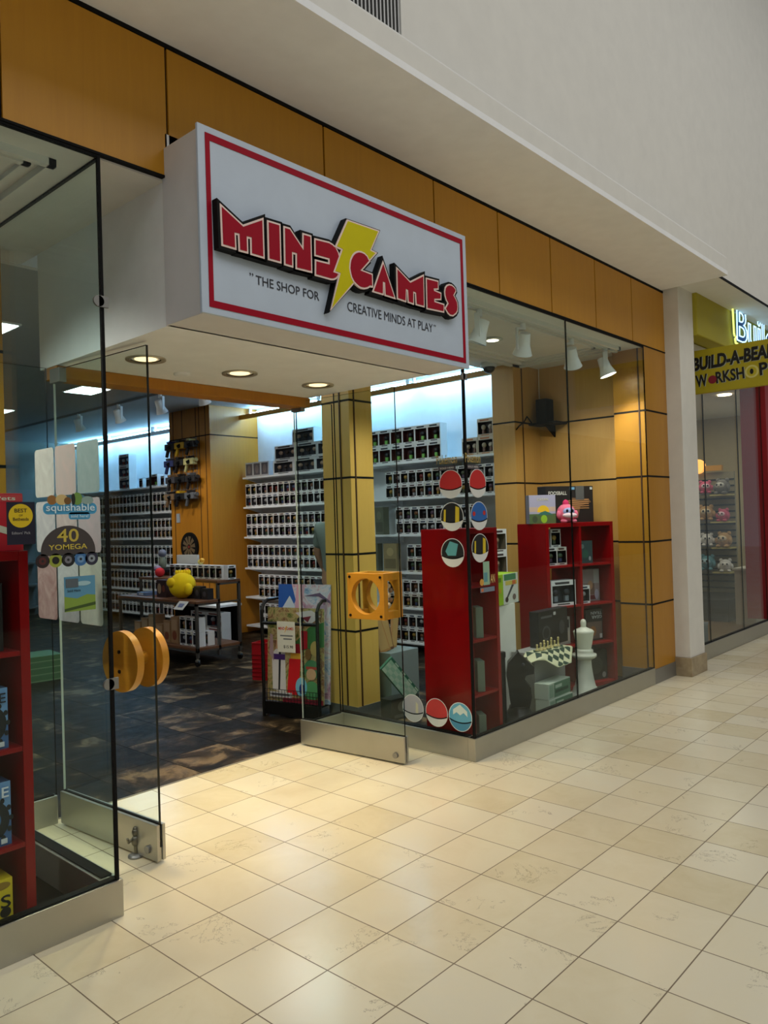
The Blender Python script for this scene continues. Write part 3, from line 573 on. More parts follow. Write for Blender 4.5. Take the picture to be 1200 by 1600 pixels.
# --- right red unit items
X = XF(tB); za = [.035+k*(chB+.018) for k in range(4)]
carton('game_box', 'lavender sunrise game box on top of the wide red shelf unit', (.085, .13, 1.455), -.36, .24, .09, .25, C(120, 116, 130), [(rect(0, 0, 1, 1), C(176, 170, 198)), (rect(0, .42, 1, .58), C(206, 178, 160)), (ngon(.53, .4, .23, .24, 20, 0, PI), C(246, 196, 40)), (rect(0, 0, 1, .34), C(88, 110, 66)), ([(.3, .3), (.45, .4), (.6, .44), (.8, .36), (.9, .3)], C(60, 116, 104)), (ngon(.55, .16, .12, .14), C(150, 200, 50)), (ngon(.2, .16, .1, .12), C(70, 84, 60))], [('CATAN', .3, .8, .42, .09, C(214, 206, 170), 0)], 'board game', None, X)
carton('game_box', 'large black foosball game box on top of the wide red shelf unit', (.47, .20, 1.455), -.05, .54, .12, .33, C(34, 30, 30), [([(.5, .2), (.62, .12), (.6, .5), (.48, .45)], C(176, 104, 50)), ([(.4, .5), (.55, .68), (.9, .64), (.95, .55), (.72, .45), (.66, .12), (.58, .12), (.6, .45)], C(120, 88, 60))]+[([(.38+.02*k, .6-.05*k), (.9, .64-.06*k), (.9, .62-.06*k), (.38+.02*k, .58-.05*k)], C(206, 150, 96)) for k in range(5)]+[(rect(.62, .62, .8, 1), C(92, 92, 92)), (rect(.93, .9, .98, .97), C(200, 206, 206)), (rect(.5, .9, .6, .97), C(120, 170, 206))], [('FOOSBALL', .05, .76, .38, .1, C(224, 222, 214), 0)], 'board game', None, X)
# window boxes with toy figure
def wb_mesh(name, wd, ht, dp, frame, dark, heads, bodies, bar, n=1):
    q = MB(); x0, x1 = -wd/2, wd/2; f = .055*wd; zb, zt = .12*ht, .8*ht; y0 = -dp/2; yi = y0+.55*dp
    q.add([(x, y, z) for z in (0, ht) for y in (-dp/2, dp/2) for x in (x0, x1)], [(0, 2, 3, 1), (4, 5, 7, 6), (2, 6, 7, 3), (0, 4, 6, 2), (1, 3, 7, 5)], frame)
    q.quad([(x0, y0, 0), (x1, y0, 0), (x1, y0, zb), (x0, y0, zb)], frame); q.quad([(x0, y0, zt), (x1, y0, zt), (x1, y0, ht), (x0, y0, ht)], frame)
    q.quad([(x0, y0, zb), (x0+f, y0, zb), (x0+f, y0, zt), (x0, y0, zt)], frame); q.quad([(x1-f, y0, zb), (x1, y0, zb), (x1, y0, zt), (x1-f, y0, zt)], frame)
    a, b_ = x0+f, x1-f
    q.quad([(a, yi, zb), (b_, yi, zb), (b_, yi, zt), (a, yi, zt)], dark)
    q.quad([(a, y0, zb), (a, yi, zb), (a, yi, zt), (a, y0, zt)], dark); q.quad([(b_, yi, zb), (b_, y0, zb), (b_, y0, zt), (b_, yi, zt)], dark)
    q.quad([(a, y0, zb), (b_, y0, zb), (b_, yi, zb), (a, yi, zb)], dark); q.quad([(a, yi, zt), (b_, yi, zt), (b_, y0, zt), (a, y0, zt)], dark)
    q.quad([(x0+.18*wd, y0-.0008, .85*ht), (x1-.25*wd, y0-.0008, .85*ht), (x1-.25*wd, y0-.0008, .94*ht), (x0+.15*wd, y0-.0008, .94*ht)], bar)
    q.quad([(x0+.25*wd, y0-.0008, .04*ht), (x1-.25*wd, y0-.0008, .04*ht), (x1-.25*wd, y0-.0008, .09*ht), (x0+.25*wd, y0-.0008, .09*ht)], bar)
    for k in range(n):
        cx = a+(b_-a)*(k+.5)/n; sc = min((b_-a)/n, .6*ht)
        q.ball((cx, y0+.3*dp, zb+.40*ht), (.3*sc, .2*dp, .15*ht), heads[k % len(heads)], 8, 6)
        q.box(cx-.15*sc, cx+.15*sc, y0+.22*dp, y0+.42*dp, zb+.01, zb+.26*ht, bodies[k % len(bodies)])
    o = q.build(name); me = o.data; bpy.data.objects.remove(o); return me
FW = M('box_white', (222, 224, 226), .45); DK = M('box_window_dark', (18, 17, 20), .35)
PAL = [(150, 116, 92), (110, 74, 54), (36, 28, 26), (150, 120, 50), (110, 34, 34), (54, 66, 100), (74, 84, 60), (28, 28, 32), (150, 150, 154), (84, 64, 84), (60, 84, 60), (120, 76, 44)]
VAR = [wb_mesh('window_box', .112, .158, .09, FW if k % 5 else M('box_cream', (206, 204, 196), .5), [DK, M('box_window_brown', (34, 26, 24), .4), M('box_window_grey', (52, 52, 58), .4)][k % 3], [C(*PAL[k % 12])], [C(*PAL[(k*5+3) % 12])], C(*[(40, 40, 46), (70, 40, 40), (30, 50, 80)][k % 3])) for k in range(14)]
def wbox(me, label, loc, rz, group, cat='toy box', name='window_box'):
    o = bpy.data.objects.new(name, me); COL.objects.link(o); o.location = loc; o.rotation_euler = (0, 0, rz); return tag(o, label, cat, group)
wbig = wb_mesh('window_box', .16, .2, .1, FW, DK, [C(206, 204, 196)], [C(90, 90, 96)], C(40, 40, 44))
for k, (x, y, z, me, lab) in enumerate(((.09, .08, za[3], VAR[6], 'white window box with green figure, lower left in red unit top cube'), (.2, .08, za[3], VAR[10], 'white window box beside another in top left cube of red unit'), (.145, .09, za[3]+.158, VAR[3], 'white window box stacked on two others in red unit top cube'))):
    p = X @ Vector((x+.04, y+.04, z)); wbox(me, lab, p, -.33, 'window boxes in the red unit')
p = X @ Vector((.46, .08, za[2])); wbox(VAR[8], 'white window box at left of the grey puzzle box in red unit', p, -.33, 'window boxes in the red unit')
m2 = wb_mesh('window_box', .28, .22, .12, FW, M('box_window_slate', (52, 60, 70), .4), [C(40, 46, 54)], [C(120, 130, 140)], C(60, 60, 66), 2)
p = X @ Vector((.205, .09, za[2])); wbox(m2, 'wide white box with slate blue window in second cube of red unit', p, -.33, None)
carton('game_box', 'small teal game box in top right cube of the wide red unit', (.54, .1, za[3]), 0, .17, .1, .2, C(60, 76, 80), [(rect(0, 0, 1, 1), C(66, 92, 94)), (ngon(.3, .75, .12, .1), C(120, 140, 140)), (ngon(.8, .2, .08, .1), C(170, 186, 190)), (ngon(.5, .4, .2, .2), C(60, 110, 96))], (), 'board game', None, X)
carton('puzzle_box', 'grey illustrated puzzle box in right second cube of wide red unit', (.61, .14, za[2]), 0, .25, .08, .29, C(60, 54, 60), [(rect(0, 0, 1, 1), C(150, 140, 142)), (rect(.1, .2, .75, .55), C(120, 96, 88)), (ngon(.55, .5, .12, .14), C(176, 140, 110)), (rect(.3, .05, .8, .18), C(110, 40, 50)), (ngon(.85, .2, .1, .16), C(176, 176, 196)), (rect(.72, .55, .98, .98), C(172, 176, 178))], (), 'board game', None, X)
carton('game_box', 'dark game box with upside-down title in right third cube of red unit', (.62, .1, za[1]), 0, .2, .1, .28, C(40, 38, 42), [(rect(.05, .05, .95, .6), C(110, 92, 84)), (ngon(.4, .3, .2, .16), C(150, 104, 60)), (rect(.8, .06, .95, .2), C(196, 200, 200))], [('GEAR', .95, .80, .62, .1, C(200, 204, 206), PI), ('TRAIN', .95, .93, .66, .1, C(190, 194, 198), PI)], 'board game', None, X)
carton('game_box', 'black game box in the right bottom cube of wide red unit', (.6, .08, za[0]), 0, .28, .2, .26, C(32, 34, 30), [(ngon(.5, .5, .3, .3), C(60, 66, 54)), (ngon(.85, .15, .08, .1), C(150, 150, 146))], (), 'board game', None, X)
carton('game_box', 'pale small game box at back of left third cube in red unit', (.27, .1, za[1]), 0, .12, .1, .24, C(176, 176, 168), [(rect(.1, .6, .9, .9), C(60, 60, 60)), (rect(.1, .1, .9, .5), C(206, 196, 180))], (), 'board game', None, X)
# pink plush on top
def plush(name, label, loc, rz, s, body, belly, parts=True, cat='plush toy', group=None, ears='round'):
    t = thing(name, label, cat, loc, rz, group); q = MB()
    q.ball((0, 0, .36*s), (.36*s, .32*s, .37*s), body, 16, 11)
    if ears == 'round':
        for k in (-1, 1): q.ball((k*.24*s, 0, .68*s), (.11*s, .07*s, .11*s), body, 10, 7)
    for k in (-1, 1): q.ball((k*.2*s, -.2*s, .07*s), (.12*s, .17*s, .08*s), body, 10, 7); q.ball((k*.36*s, -.1*s, .32*s), (.08*s, .1*s, .16*s), body, 10, 7)
    q.build('body', t)
    q = MB(); q.ball((0, -.2*s, .42*s), (.25*s, .15*s, .17*s), belly, 14, 9); fc = q.build('face', t)
    q = MB()
    for k in (-1, 1): q.ball((k*.11*s, -.325*s, .46*s), (.05*s, .03*s, .06*s), BLACK, 10, 7)
    q.ball((0, -.35*s, .38*s), (.03*s, .02*s, .02*s), C(120, 60, 60), 8, 6); q.build('eyes', fc)
    return t
p = X @ Vector((.30, .07, 1.455)); pk = plush('plush_toy', 'round pink plush toy with blue face on the wide red shelf unit', p, -.6, .23, C(226, 110, 140, .9), C(150, 160, 206, .9), ears='none')
q = MB(); q.ball((.0, 0, .165), (.03, .025, .04), C(206, 40, 96, .9)); q.build('crest', pk)
q = MB(); q.ball((0, -.072, .066), (.07, .02, .022), C(240, 206, 214, .9)); q.build('collar', pk)

# ================================================================== RIGHT WINDOW DISPLAY
IV = M('ivory_plastic', (222, 222, 206), .4); EB = M('ebony_plastic', (22, 22, 24), .35)
t = thing('chess_king', 'giant white chess king standing in the right display window', 'chess piece', (5.85, .25, 0))
q = MB(); q.lathe([(.125, 0), (.13, .02), (.122, .05), (.105, .06), (.1, .085), (.085, .105), (.07, .17), (.058, .26), (.055, .32)], (0, 0, 0), IV, 36); q.build('base', t)
q = MB(); q.lathe([(.055, .32), (.085, .335), (.1, .35), (.098, .368), (.07, .376), (.074, .388), (.072, .402), (.06, .41)], (0, 0, 0), IV, 36); q.build('collar', t)
q = MB(); q.lathe([(.058, .41), (.066, .45), (.082, .54), (.086, .552), (.074, .566), (.03, .585), (.022, .59)], (0, 0, 0), IV, 36); cw = q.build('crown', t)
q = MB(); q.lathe([(.022, .588), (.024, .63), (.018, .648), (.006, .655)], (0, 0, 0), IV, 20); q.build('finial', cw)
t = thing('chess_knight', 'giant black chess knight standing in the right display window', 'chess piece', (4.87, .27, 0), -.95)
q = MB(); q.lathe([(.12, 0), (.125, .02), (.118, .05), (.1, .06), (.094, .085), (.078, .11), (.074, .13)], (0, 0, 0), EB, 32); q.build('base', t)
q = MB(); prof = [(-.06, .12), (.07, .12), (.09, .2), (.085, .27), (.04, .32), (.05, .36), (.11, .37), (.115, .42), (.06, .47), (.02, .5), (.0, .535), (-.03, .5), (-.075, .45), (-.09, .36), (-.075, .25), (-.07, .18)]
q.prism(prof, front(0), -.05, .05, EB); q.build('horse_head', t, .018, 3)
q = MB(); q.ball((.035, -.052, .44), (.012, .006, .012), C(70, 70, 74)); q.ball((.035, .052, .44), (.012, .006, .012), C(70, 70, 74)); q.build('eye', t)
t = thing('game_pole', 'black folded board carrier standing left of the black chess knight', 'carrier', (4.74, .33, 0)); q = MB(t.location)
q.box(4.715, 4.77, .31, .36, .01, .50, EB); q.build('tube', t, .01); q = MB(t.location); q.box(4.712, 4.773, .307, .363, .49, .54, BLACKM); q.box(4.712, 4.773, .307, .363, 0, .03, BLACKM); q.build('cap', t, .01)
q = MB((5.44, .33, 0)); q.box(5.2, 5.67, .33, .54, 0, .455, M('grey_pedestal', (150, 150, 146), .6)); tag(q.build('display_pedestal', None, .003), 'low grey display pedestal under the chess mat', 'pedestal')
q = MB((5.16, .68, 0)); q.box(5.03, 5.29, .55, .82, 0, .83, M('white_pedestal', (226, 226, 218), .5)); tag(q.build('display_pedestal', None, .003), 'tall white display pedestal under the lime green box', 'pedestal')
q = MB((5.58, .95, 0)); q.box(5.46, 5.72, .86, 1.06, 0, 1.02, M('black_pedestal', (30, 28, 30), .5)); tag(q.build('display_pedestal', None, .003), 'black display pedestal behind the white pedestal', 'pedestal')
# draped chess mat
def mat_z(x, y):
    ox = max(0, abs(x-5.435)-.235); oy = max(0, .27-y)
    return .459-min(.2, .62*(ox+oy))
q = MB((5.40, .34, .459)); n = 40; A_ = math.radians(40); W_ = .25
def mp(i, j):
    a, b_ = (i/n-.5)*2*W_, (j/n-.5)*2*W_; x = 5.40+a*math.cos(A_)-b_*math.sin(A_); y = .345+a*math.sin(A_)+b_*math.cos(A_); y = max(y, .10) if y < .27 else y
    yy = .27-(.27-y)*.55 if y < .27 else y; return (x, min(yy, .405) if yy > .405 else yy, mat_z(x, y)+.002+.004*math.sin(i*.7)*math.sin(j*.6))
vs = [mp(i, j) for j in range(n+1) for i in range(n+1)]; cr, gr = C(214, 214, 176), C(30, 62, 46); fs = []; ms = []
for j in range(n):
    for i in range(n):
        ci, cj = (i-2)//4.5, (j-2)//4.5; inn = 2 <= i < 38 and 2 <= j < 38
        fs.append((j*(n+1)+i, j*(n+1)+i+1, (j+1)*(n+1)+i+1, (j+1)*(n+1)+i)); ms.append(gr if inn and (int(ci)+int(cj)) % 2 else cr)
q.add(vs, fs, ms, True); o = q.build('chess_mat'); o.modifiers.new('thick', 'SOLIDIFY').thickness = .003; tag(o, 'green and cream rolled chess mat draped over the grey pedestal', 'chess mat')
def pawn(k, x, y, h, lab, m=None):
    q = MB((x, y, .462)); m = m or M('boxwood', (206, 190, 130), .4)
    q.lathe([(.016, .462), (.016, .468), (.009, .474), (.006, .462+h*.6), (.01, .462+h*.65), (.007, .462+h*.72)], (x, y, 0), m, 12); q.ball((x, y, .462+h*.85), (.009, .009, h*.16), m, 10, 7)
    tag(q.build('chess_piece'), lab, 'chess piece', 'small chess pieces on the mat')
for k in range(9):
    x = 5.30+.036*k; y = .365-.012*(k % 3); pawn(k, x, y, [.05, .06, .055, .07, .06, .085, .06, .05, .075][k], 'small cream chess piece on the green mat, %s from left' % ORD[k])
carton('game_box', 'large black skull game box behind the chess mat', (5.66, .42, .456), 0, .47, .085, .29, C(28, 28, 30), [(ngon(.25, .38, .14, .2), C(70, 70, 72)), (ngon(.25, .38, .1, .15), C(36, 36, 38)), (ngon(.78, .45, .1, .2), C(64, 64, 66)), (rect(.08, .8, .45, .86), C(90, 90, 92)), (rect(.5, .84, .58, .93), C(190, 190, 190))], (), 'board game')
for k in range(2):
    carton('chess_set_box', '%s green and white chess set box below the chess mat' % ['lower', 'upper'][k], (5.33, .185+.01*k, .122*k), .04*k, .36, .12, .12, C(196, 206, 190), [(rect(.25, .05, 1, .95), C(90, 132, 104)), (rect(.04, .1, .22, .9), C(150, 176, 150)), (rect(.3, .3, .9, .5), C(50, 84, 62)), (rect(.3, .6, .6, .8), C(190, 206, 186))], (), 'box', 'chess set boxes')
carton('game_box', 'lime green and white race track game box on the white pedestal', (5.19, .55, .832), .12, .38, .24, .24, C(150, 190, 20), [(rect(.3, 0, 1, 1), C(212, 216, 208)), (rect(.34, .78, .9, .98), C(70, 130, 90)), (rect(.4, .62, .95, .76), C(206, 190, 90)), ([(.36, .1), (.46, .14), (.8, .6), (.7, .62)], C(70, 74, 80)), (ngon(.45, .15, .07, .09), C(60, 46, 40)), (ngon(.8, .2, .08, .1), C(110, 96, 90)), (rect(.72, .62, .88, .76), C(206, 110, 60)), (rect(.07, .76, .2, .9), C(90, 120, 20)), (rect(.1, .4, .2, .55), C(190, 160, 40))], (), 'board game', side=C(150, 190, 20))
m3 = wb_mesh('window_box', .2, .2, .14, FW, M('box_window_tan', (110, 98, 84), .4), [C(150, 130, 110)], [C(120, 110, 96)], C(70, 60, 60))
for k in range(2): wbox(m3, '%s of two large white window boxes stacked on the black pedestal' % ['lower', 'upper'][k], (5.59, .945, 1.02+.2*k), -.1, 'large window boxes on the black pedestal')
# items in the narrow red unit
for k in range(3): carton('card_box', 'slim greenish card box in the %s cube of the narrow red unit' % ['lowest', 'second lowest', 'third lowest'][k], (4.2, .12, .036+k*(chA+.018)), .9, .12, .05, .2, C(110, 120, 104), [(rect(.1, .2, .9, .8), C(150, 160, 130))], (), 'box', 'card boxes in the narrow red unit')
# grey things between the wood column and the narrow red unit
q = MB((4.66, 1.22, 0)); q.box(4.5, 4.84, 1.2, 1.45, 0, .48, M('grey_chest', (122, 132, 132), .5)); tag(q.build('display_pedestal', None, .004), 'grey square pedestal right of the wood entrance column', 'pedestal')
for k, (dz, mt) in enumerate(((0, C(170, 200, 178)), (.03, C(60, 110, 90)))):
    t = thing('folding_chessboard', '%s green and white folding chessboard leaning by the grey pedestal' % ['front', 'rear'][k], 'chessboard', (4.33+.05*k, 1.02+.03*k, .28), 0, 'leaning chessboards')
    t.rotation_euler = (math.radians(12), math.radians(48), math.radians(-8)); q = MB(); q.box(-.2, .2, -.012, .012, 0, .11, C(60, 110, 88)); q.build('board', t, .002)
    q = MB()
    for i in range(8):
        for j in range(4): q.box(-.19+.0475*i, -.19+.0475*(i+1), -.0135, -.012, .005+.025*j, .005+.025*(j+1), mt if (i+j) % 2 else C(200, 214, 196))
    q.build('squares', t)
carton('statue_box', 'dark clear fronted box low beside the wood entrance column', (4.50, 1.06, 0), -.1, .3, .12, .16, C(52, 54, 52), [(ngon(.4, .6, .18, .25), C(110, 112, 108)), (rect(.1, .1, .9, .25), C(90, 92, 88))])
for k in range(3):
    t = thing('wooden_board', 'wooden game board leaning on the grey pedestal, %s from left' % ORD[k], 'game board', (4.55+.09*k, 1.3+.04*k, .478), 0, 'wooden boards on the grey pedestal'); t.rotation_euler = (math.radians(-8), math.radians([-14, -6, 24][k]), math.radians(-20+15*k))
    q = MB(); q.box(-.05, .05, -.01, .01, 0, .28, WOODDK if k == 1 else wood('game_board_wood', (150, 104, 60), (176, 128, 78), .45)); q.build('board', t, .004); q = MB(); q.box(-.04, .04, -.0112, -.01, .02, .26, C(176, 140, 90)); q.build('inlay', t)
# black corner shelf with speaker
t = thing('wall_shelf', 'small black wall shelf on the maple side wall', 'shelf', (6.7, 1.02, 2.425)); q = MB(t.location); q.box(6.6, 6.818, .86, 1.165, 2.415, 2.435, BLACK); q.build('board', t, .002); q = MB(t.location); q.prism([(6.62, 2.415), (6.818, 2.415), (6.818, 2.3)], lambda u, v, h: Vector((u, 1.0+h, v)), -.008, .008, BLACK); q.build('bracket', t)
t = thing('loudspeaker', 'black box loudspeaker standing on the small black wall shelf', 'speaker', (6.72, 1.05, 2.436)); q = MB(t.location); q.box(6.65, 6.79, .99, 1.11, 2.436, 2.67, BLACK); cb = q.build('cabinet', t, .006)
q = MB(t.location); q.box(6.646, 6.65, 1.0, 1.1, 2.446, 2.66, BLACKG); q.build('grille', cb)
q = MB((6.74, 1.155, 2.9)); q.tube([(6.80, 1.15, 2.995), (6.8, 1.152, 2.85), (6.795, 1.15, 2.7), (6.78, 1.13, 2.6)], .004, C(210, 206, 200)); tag(q.build('speaker_cable'), 'pale cable hanging from the ceiling to the black speaker', 'cable')
q = MB((6.4, 1.15, 2.35)); q.tube([(6.62, 1.14, 2.44), (6.55, 1.15, 2.5), (6.5, 1.155, 2.44), (6.42, 1.158, 2.40), (6.365, 1.16, 2.36)], .006, BLACK); tag(q.build('loose_cable'), 'loose black cable curling left of the small black shelf', 'cable')
t = thing('wall_outlet', 'beige wall outlet low on the maple side wall', 'outlet', (6.82, .262, .41)); q = MB(t.location); q.box(6.812, 6.82, .225, .3, .35, .47, C(190, 176, 140)); cb = q.build('plate', t, .002); q = MB(t.location); q.box(6.81, 6.812, .245, .28, .375, .445, BLACK); q.build('socket', cb)
t = thing('security_camera', 'white dome security camera under the display ceiling', 'camera', (6.14, 1.3, 3.0)); q = MB(t.location); q.lathe([(.075, 3.0), (.08, 2.975), (.072, 2.955)], (6.14, 1.3, 0), C(206, 210, 214)); q.build('housing', t); q = MB(t.location); q.ball((6.14, 1.3, 2.952), (.06, .06, .055), M('smoked_dome', (20, 24, 34), .08)); q.build('dome', t)
# track with spot heads
t = thing('light_track', 'long thin white ceiling track in the right display window', 'track', (5.4, .23, 3.0)); q = MB(t.location); q.box(4.1, 6.6, .215, .25, 2.975, 3.0, C(206, 206, 200)); q.build('rail', t)
def spot_head(loc, rz, tilt, label, glow, group, energy=0, col=(1, .93, .82)):
    t = thing('spotlight', label, 'spotlight', loc, rz, group)
    q = MB(); q.cyl((0, 0, 0), (0, 0, -.05), .022, WHITE2); q.box(-.055, -.043, -.02, .02, -.2, -.04, WHITE2); q.box(-.055, .0, -.02, .02, -.05, -.03, WHITE2); q.build('bracket', t, .002)
    Rm = Matrix.Translation((0, 0, -.16)) @ Matrix.Rotation(tilt, 4, 'X')
    q = MB(); q.T = Rm; q.cyl((0, 0, .09), (0, 0, .0), .042, WHITE2, .05, 20); q.cyl((0, 0, .0), (0, 0, -.075), .05, WHITE2, .075, 20, False); q.cyl((0, 0, -.075), (0, 0, -.075+1e-4), .076, WHITE2, .07, 20, False); hs = q.build('housing', t)
    q = MB(); q.T = Rm; q.cyl((0, 0, -.066), (0, 0, -.06), .066, M('spot_glow', (255, 246, 226), .4, 0, 14) if glow else C(150, 150, 146)); q.build('lamp', hs)
    if energy:
        l = bpy.data.lights.new('spot_beam', 'SPOT'); l.energy = energy; l.color = col; l.spot_size = math.radians(95); l.spot_blend = .6; l.shadow_soft_size = .06
        o = bpy.data.objects.new('spot_beam', l); COL.objects.link(o); o.parent = t; o.matrix_local = Rm @ Matrix.Translation((0, 0, -.085))
    return t
for k, (x, en) in enumerate(((4.46, 62), (5.03, 48), (5.78, 38), (6.38, 36))):
    spot_head((x, .232, 2.976), [.3, -.7, -1.2, .5][k], math.radians([22, 30, 34, -18][k]), 'white track spotlight in the right window, %s from left' % ORD[k], k == 3, 'track spotlights in the right window', en)
t = thing('light_track', 'unseen white ceiling track added for the left window lights', 'track', (.2, .6, 3.0)); q = MB(t.location); q.box(-1.6, .55, .585, .615, 2.96, 3.0, C(206, 206, 200)); q.build('rail', t)  # rail out of view, added to carry the extra window spots
for k, x in enumerate((.42, -.3)): spot_head((x, .6, 2.961), [-1.5, -.9][k], math.radians(39), 'added unseen spotlight brightening the left window, %s from right' % ORD[k], False, 'added spotlights in the left window', 60)  # spots added out of view to brighten the marbled cards
for k in range(2):
    q = MB((4.5+.9*k, .72, 3.0)); q.lathe([(.07, 2.999), (.085, 2.99), (.06, 2.985)], (4.45+.9*k, .72, 0), C(220, 220, 214)); q.cyl((4.45+.9*k, .72, 2.984), (4.45+.9*k, .72, 2.99), .05, M('lamp_glow_neutral', (255, 240, 210), .5, 0, 6)); tag(q.build('downlight'), 'small %s round light in the right display ceiling' % ['left', 'right'][k], 'ceiling light', 'round lights in the display ceiling')

# ================================================================== SHOP INTERIOR: wall shelves and window boxes
SH = [2.2, 1.78, 1.357, .92, .51, .11]
SHM = M('shelf_white', (232, 236, 240), .5)
def wall_shelf(y0, y1, z, label):
    t = thing('wall_shelf', label, 'shelf', (6.95, (y0+y1)/2, z), 0); q = MB(t.location); q.box(6.8, 7.118, y0, y1, z-.024, z, SHM); q.build('board', t, .002)
    q = MB(t.location); n = max(2, int((y1-y0)/.9))
    for k in range(n+1):
        y = y0+.03+(y1-y0-.06)*k/n; q = MB(t.location); q.prism([(6.84, z-.025), (7.118, z-.025), (7.118, z-.1)], lambda u, v, h: Vector((u, y+h, v)), -.006, .006, SHM); q.build('bracket', t)
for k, z in enumerate(SH):
    wall_shelf(1.45, 6.0, z, 'white wall shelf between the two maple columns, %s from top' % ORD[k])
    wall_shelf(7.06, 10.9, z, 'white wall shelf left of the dartboard column, %s from top' % ORD[k])
slots = []
def row(sec, s, r, ys, z, right_to_left=False):
    ys = sorted(ys, reverse=True)
    for k, y in enumerate(ys): slots.append((sec, s, r, k, len(ys), y, z))
def rng(y0, y1, p=.1185): return [y0+p*(k+.5) for k in range(int((y1-y0)/p))]
for s in range(1, 6):
    for r in (0, 1):
        z = SH[s]+.16*(1-r)+.001
        y1 = 5.98 if s < 4 else 5.82
        row('right of the dartboard column', s, r, rng(4.3, y1), z)
        lo = {1: 1.62, 2: 1.95, 3: 2.62, 4: 2.7, 5: 2.75}[s]
        row('behind the right window', s, r, rng(lo, 3.36 if s not in (2, 3) else [3.2, 3.08][s-2]), z)
        row('left of the dartboard column', s, r, rng(7.1, 10.8), z)
sect = {'right of the dartboard column': 0, 'behind the right window': 0, 'left of the dartboard column': 1}
slots.sort(key=lambda a: (sect[a[0]], a[5]))
stuff = MB((6.9, 9, 0)); cnt = 0
for sec, s, r, k, n, y, z in slots:
    me = VAR[random.randrange(14)] if random.random() < .6 else VAR[(s*3+r+k//3) % 14]
    if cnt < 285:
        cnt += 1
        pos = '%s from left' % ORD[k] if k < 20 and k < n-1-k+8 else '%s from right' % ORD[n-1-k]
        wbox(me, 'window box %s, %s row, %s shelf, %s' % (pos, ['upper', 'lower'][r], ORD[s], sec), (6.862, y, z), -PI/2, 'window boxes on the wall shelves')
    else:
        X_ = Matrix.Translation((6.862, y, z)) @ Matrix.Rotation(-PI/2, 4, 'Z'); stuff.T = X_
        stuff.add([p.co.copy() for p in me.vertices], [tuple(p.vertices) for p in me.polygons], [me.materials[p.material_index] for p in me.polygons])
stuff.T = None
tag(stuff.build('window_box'), 'farther rows of small white window boxes left of the dartboard column', 'toy box', None, 'stuff')
# bigger boxes on the top shelves
mg = wb_mesh('window_box', .185, .2, .12, FW, M('box_window_red', (70, 26, 26), .4), [C(30, 30, 34)], [C(120, 190, 90)], C(40, 50, 60))
for r in range(2):
    for k in range(7): wbox(mg, 'large window box with green toy, %s row, %s from left on the top shelf' % (['lower', 'upper'][r], ORD[6-k]), (6.87, 2.52+.187*k, 2.201+.201*r), -PI/2, 'large green toy boxes on the top shelf')
mk = wb_mesh('window_box', .2, .19, .13, M('box_tan', (196, 186, 170), .5), M('box_window_black', (34, 32, 34), .4), [C(190, 180, 164)], [C(120, 90, 80)], C(176, 110, 70), 2)
for k, (y, z) in enumerate(((1.62, 2.201), (1.83, 2.201), (2.04, 2.201), (1.62, 2.392), (1.83, 2.392))): wbox(mk, 'tan box with two pale skull toys, %s row, %s from right on the top shelf' % (['lower', 'upper'][k > 2], ORD[k % 3]), (6.88, y, z), -PI/2, 'tan boxes on the top shelf')
mw = wb_mesh('window_box', .42, .19, .14, FW, M('box_window_slate2', (70, 72, 82), .4), [C(176, 150, 130), C(60, 50, 46)], [C(60, 60, 66)], C(50, 50, 60), 3)
for r in range(2):
    for k in range(3): wbox(mw, 'wide white three toy box, %s row, %s from left on the top shelf' % (['lower', 'upper'][r], ORD[2-k]), (6.89, 4.28+.425*k if not r else 4.24+.425*k, 2.201+.191*r), -PI/2, 'wide toy boxes on the top shelf')
wbox(mw, 'wide white toy box topmost of the stack right of the maple column', (6.89, 4.72, 2.583), -PI/2, None)
for k in range(3): carton('picture_box', 'grey framed toy case, %s from left beside the wide toy boxes' % ORD[2-k], (6.8, 5.5+.17*k, 2.201), -PI/2+.1, .15, .1, .2, C(196, 196, 200), [(rect(.1, .1, .9, .9), C(96, 92, 100)), (ngon(.5, .5, .22, .3), C(130, 120, 120))], (), 'toy box', 'grey cases on the top shelf')
for k in range(2): carton('picture_box', 'blue-white tall case, %s on the top shelf behind the entrance column' % ['lower', 'upper'][k], (6.8, 3.9, 2.201+.26*k), -PI/2, .22, .12, .25, C(190, 206, 220), [(rect(.1, .1, .9, .9), C(110, 126, 150)), (rect(.2, .5, .8, .85), C(150, 166, 186))], (), 'toy box', 'blue-white cases on the top shelf')
mb_ = wb_mesh('window_box', .34, .2, .14, FW, M('box_window_blue', (74, 84, 110), .4), [C(190, 190, 196)], [C(140, 50, 50)], C(120, 60, 60), 2)
for k in range(3): wbox(mb_, 'wide box with white toy, %s of the three box stack on the far top shelf' % ['bottom', 'middle', 'top'][k], (6.89, 9.3, 2.201+.2*k), -PI/2, 'stack of wide boxes on the far top shelf')
for k in range(8): wbox([VAR[2], VAR[9], mg][k % 3], 'window box on the far top shelf left of the dartboard column, %s from right' % ORD[k], (6.88, 7.25+.22*k, 2.201), -PI/2, 'boxes on the far top shelf')
for k in range(3): wbox(mg, 'upper window box on the far top shelf, %s from right' % ORD[k], (6.88, 7.25+.22*k, 2.401 if k % 3 == 2 else 2.36), -PI/2, 'upper boxes on the far top shelf') if k == 2 else None
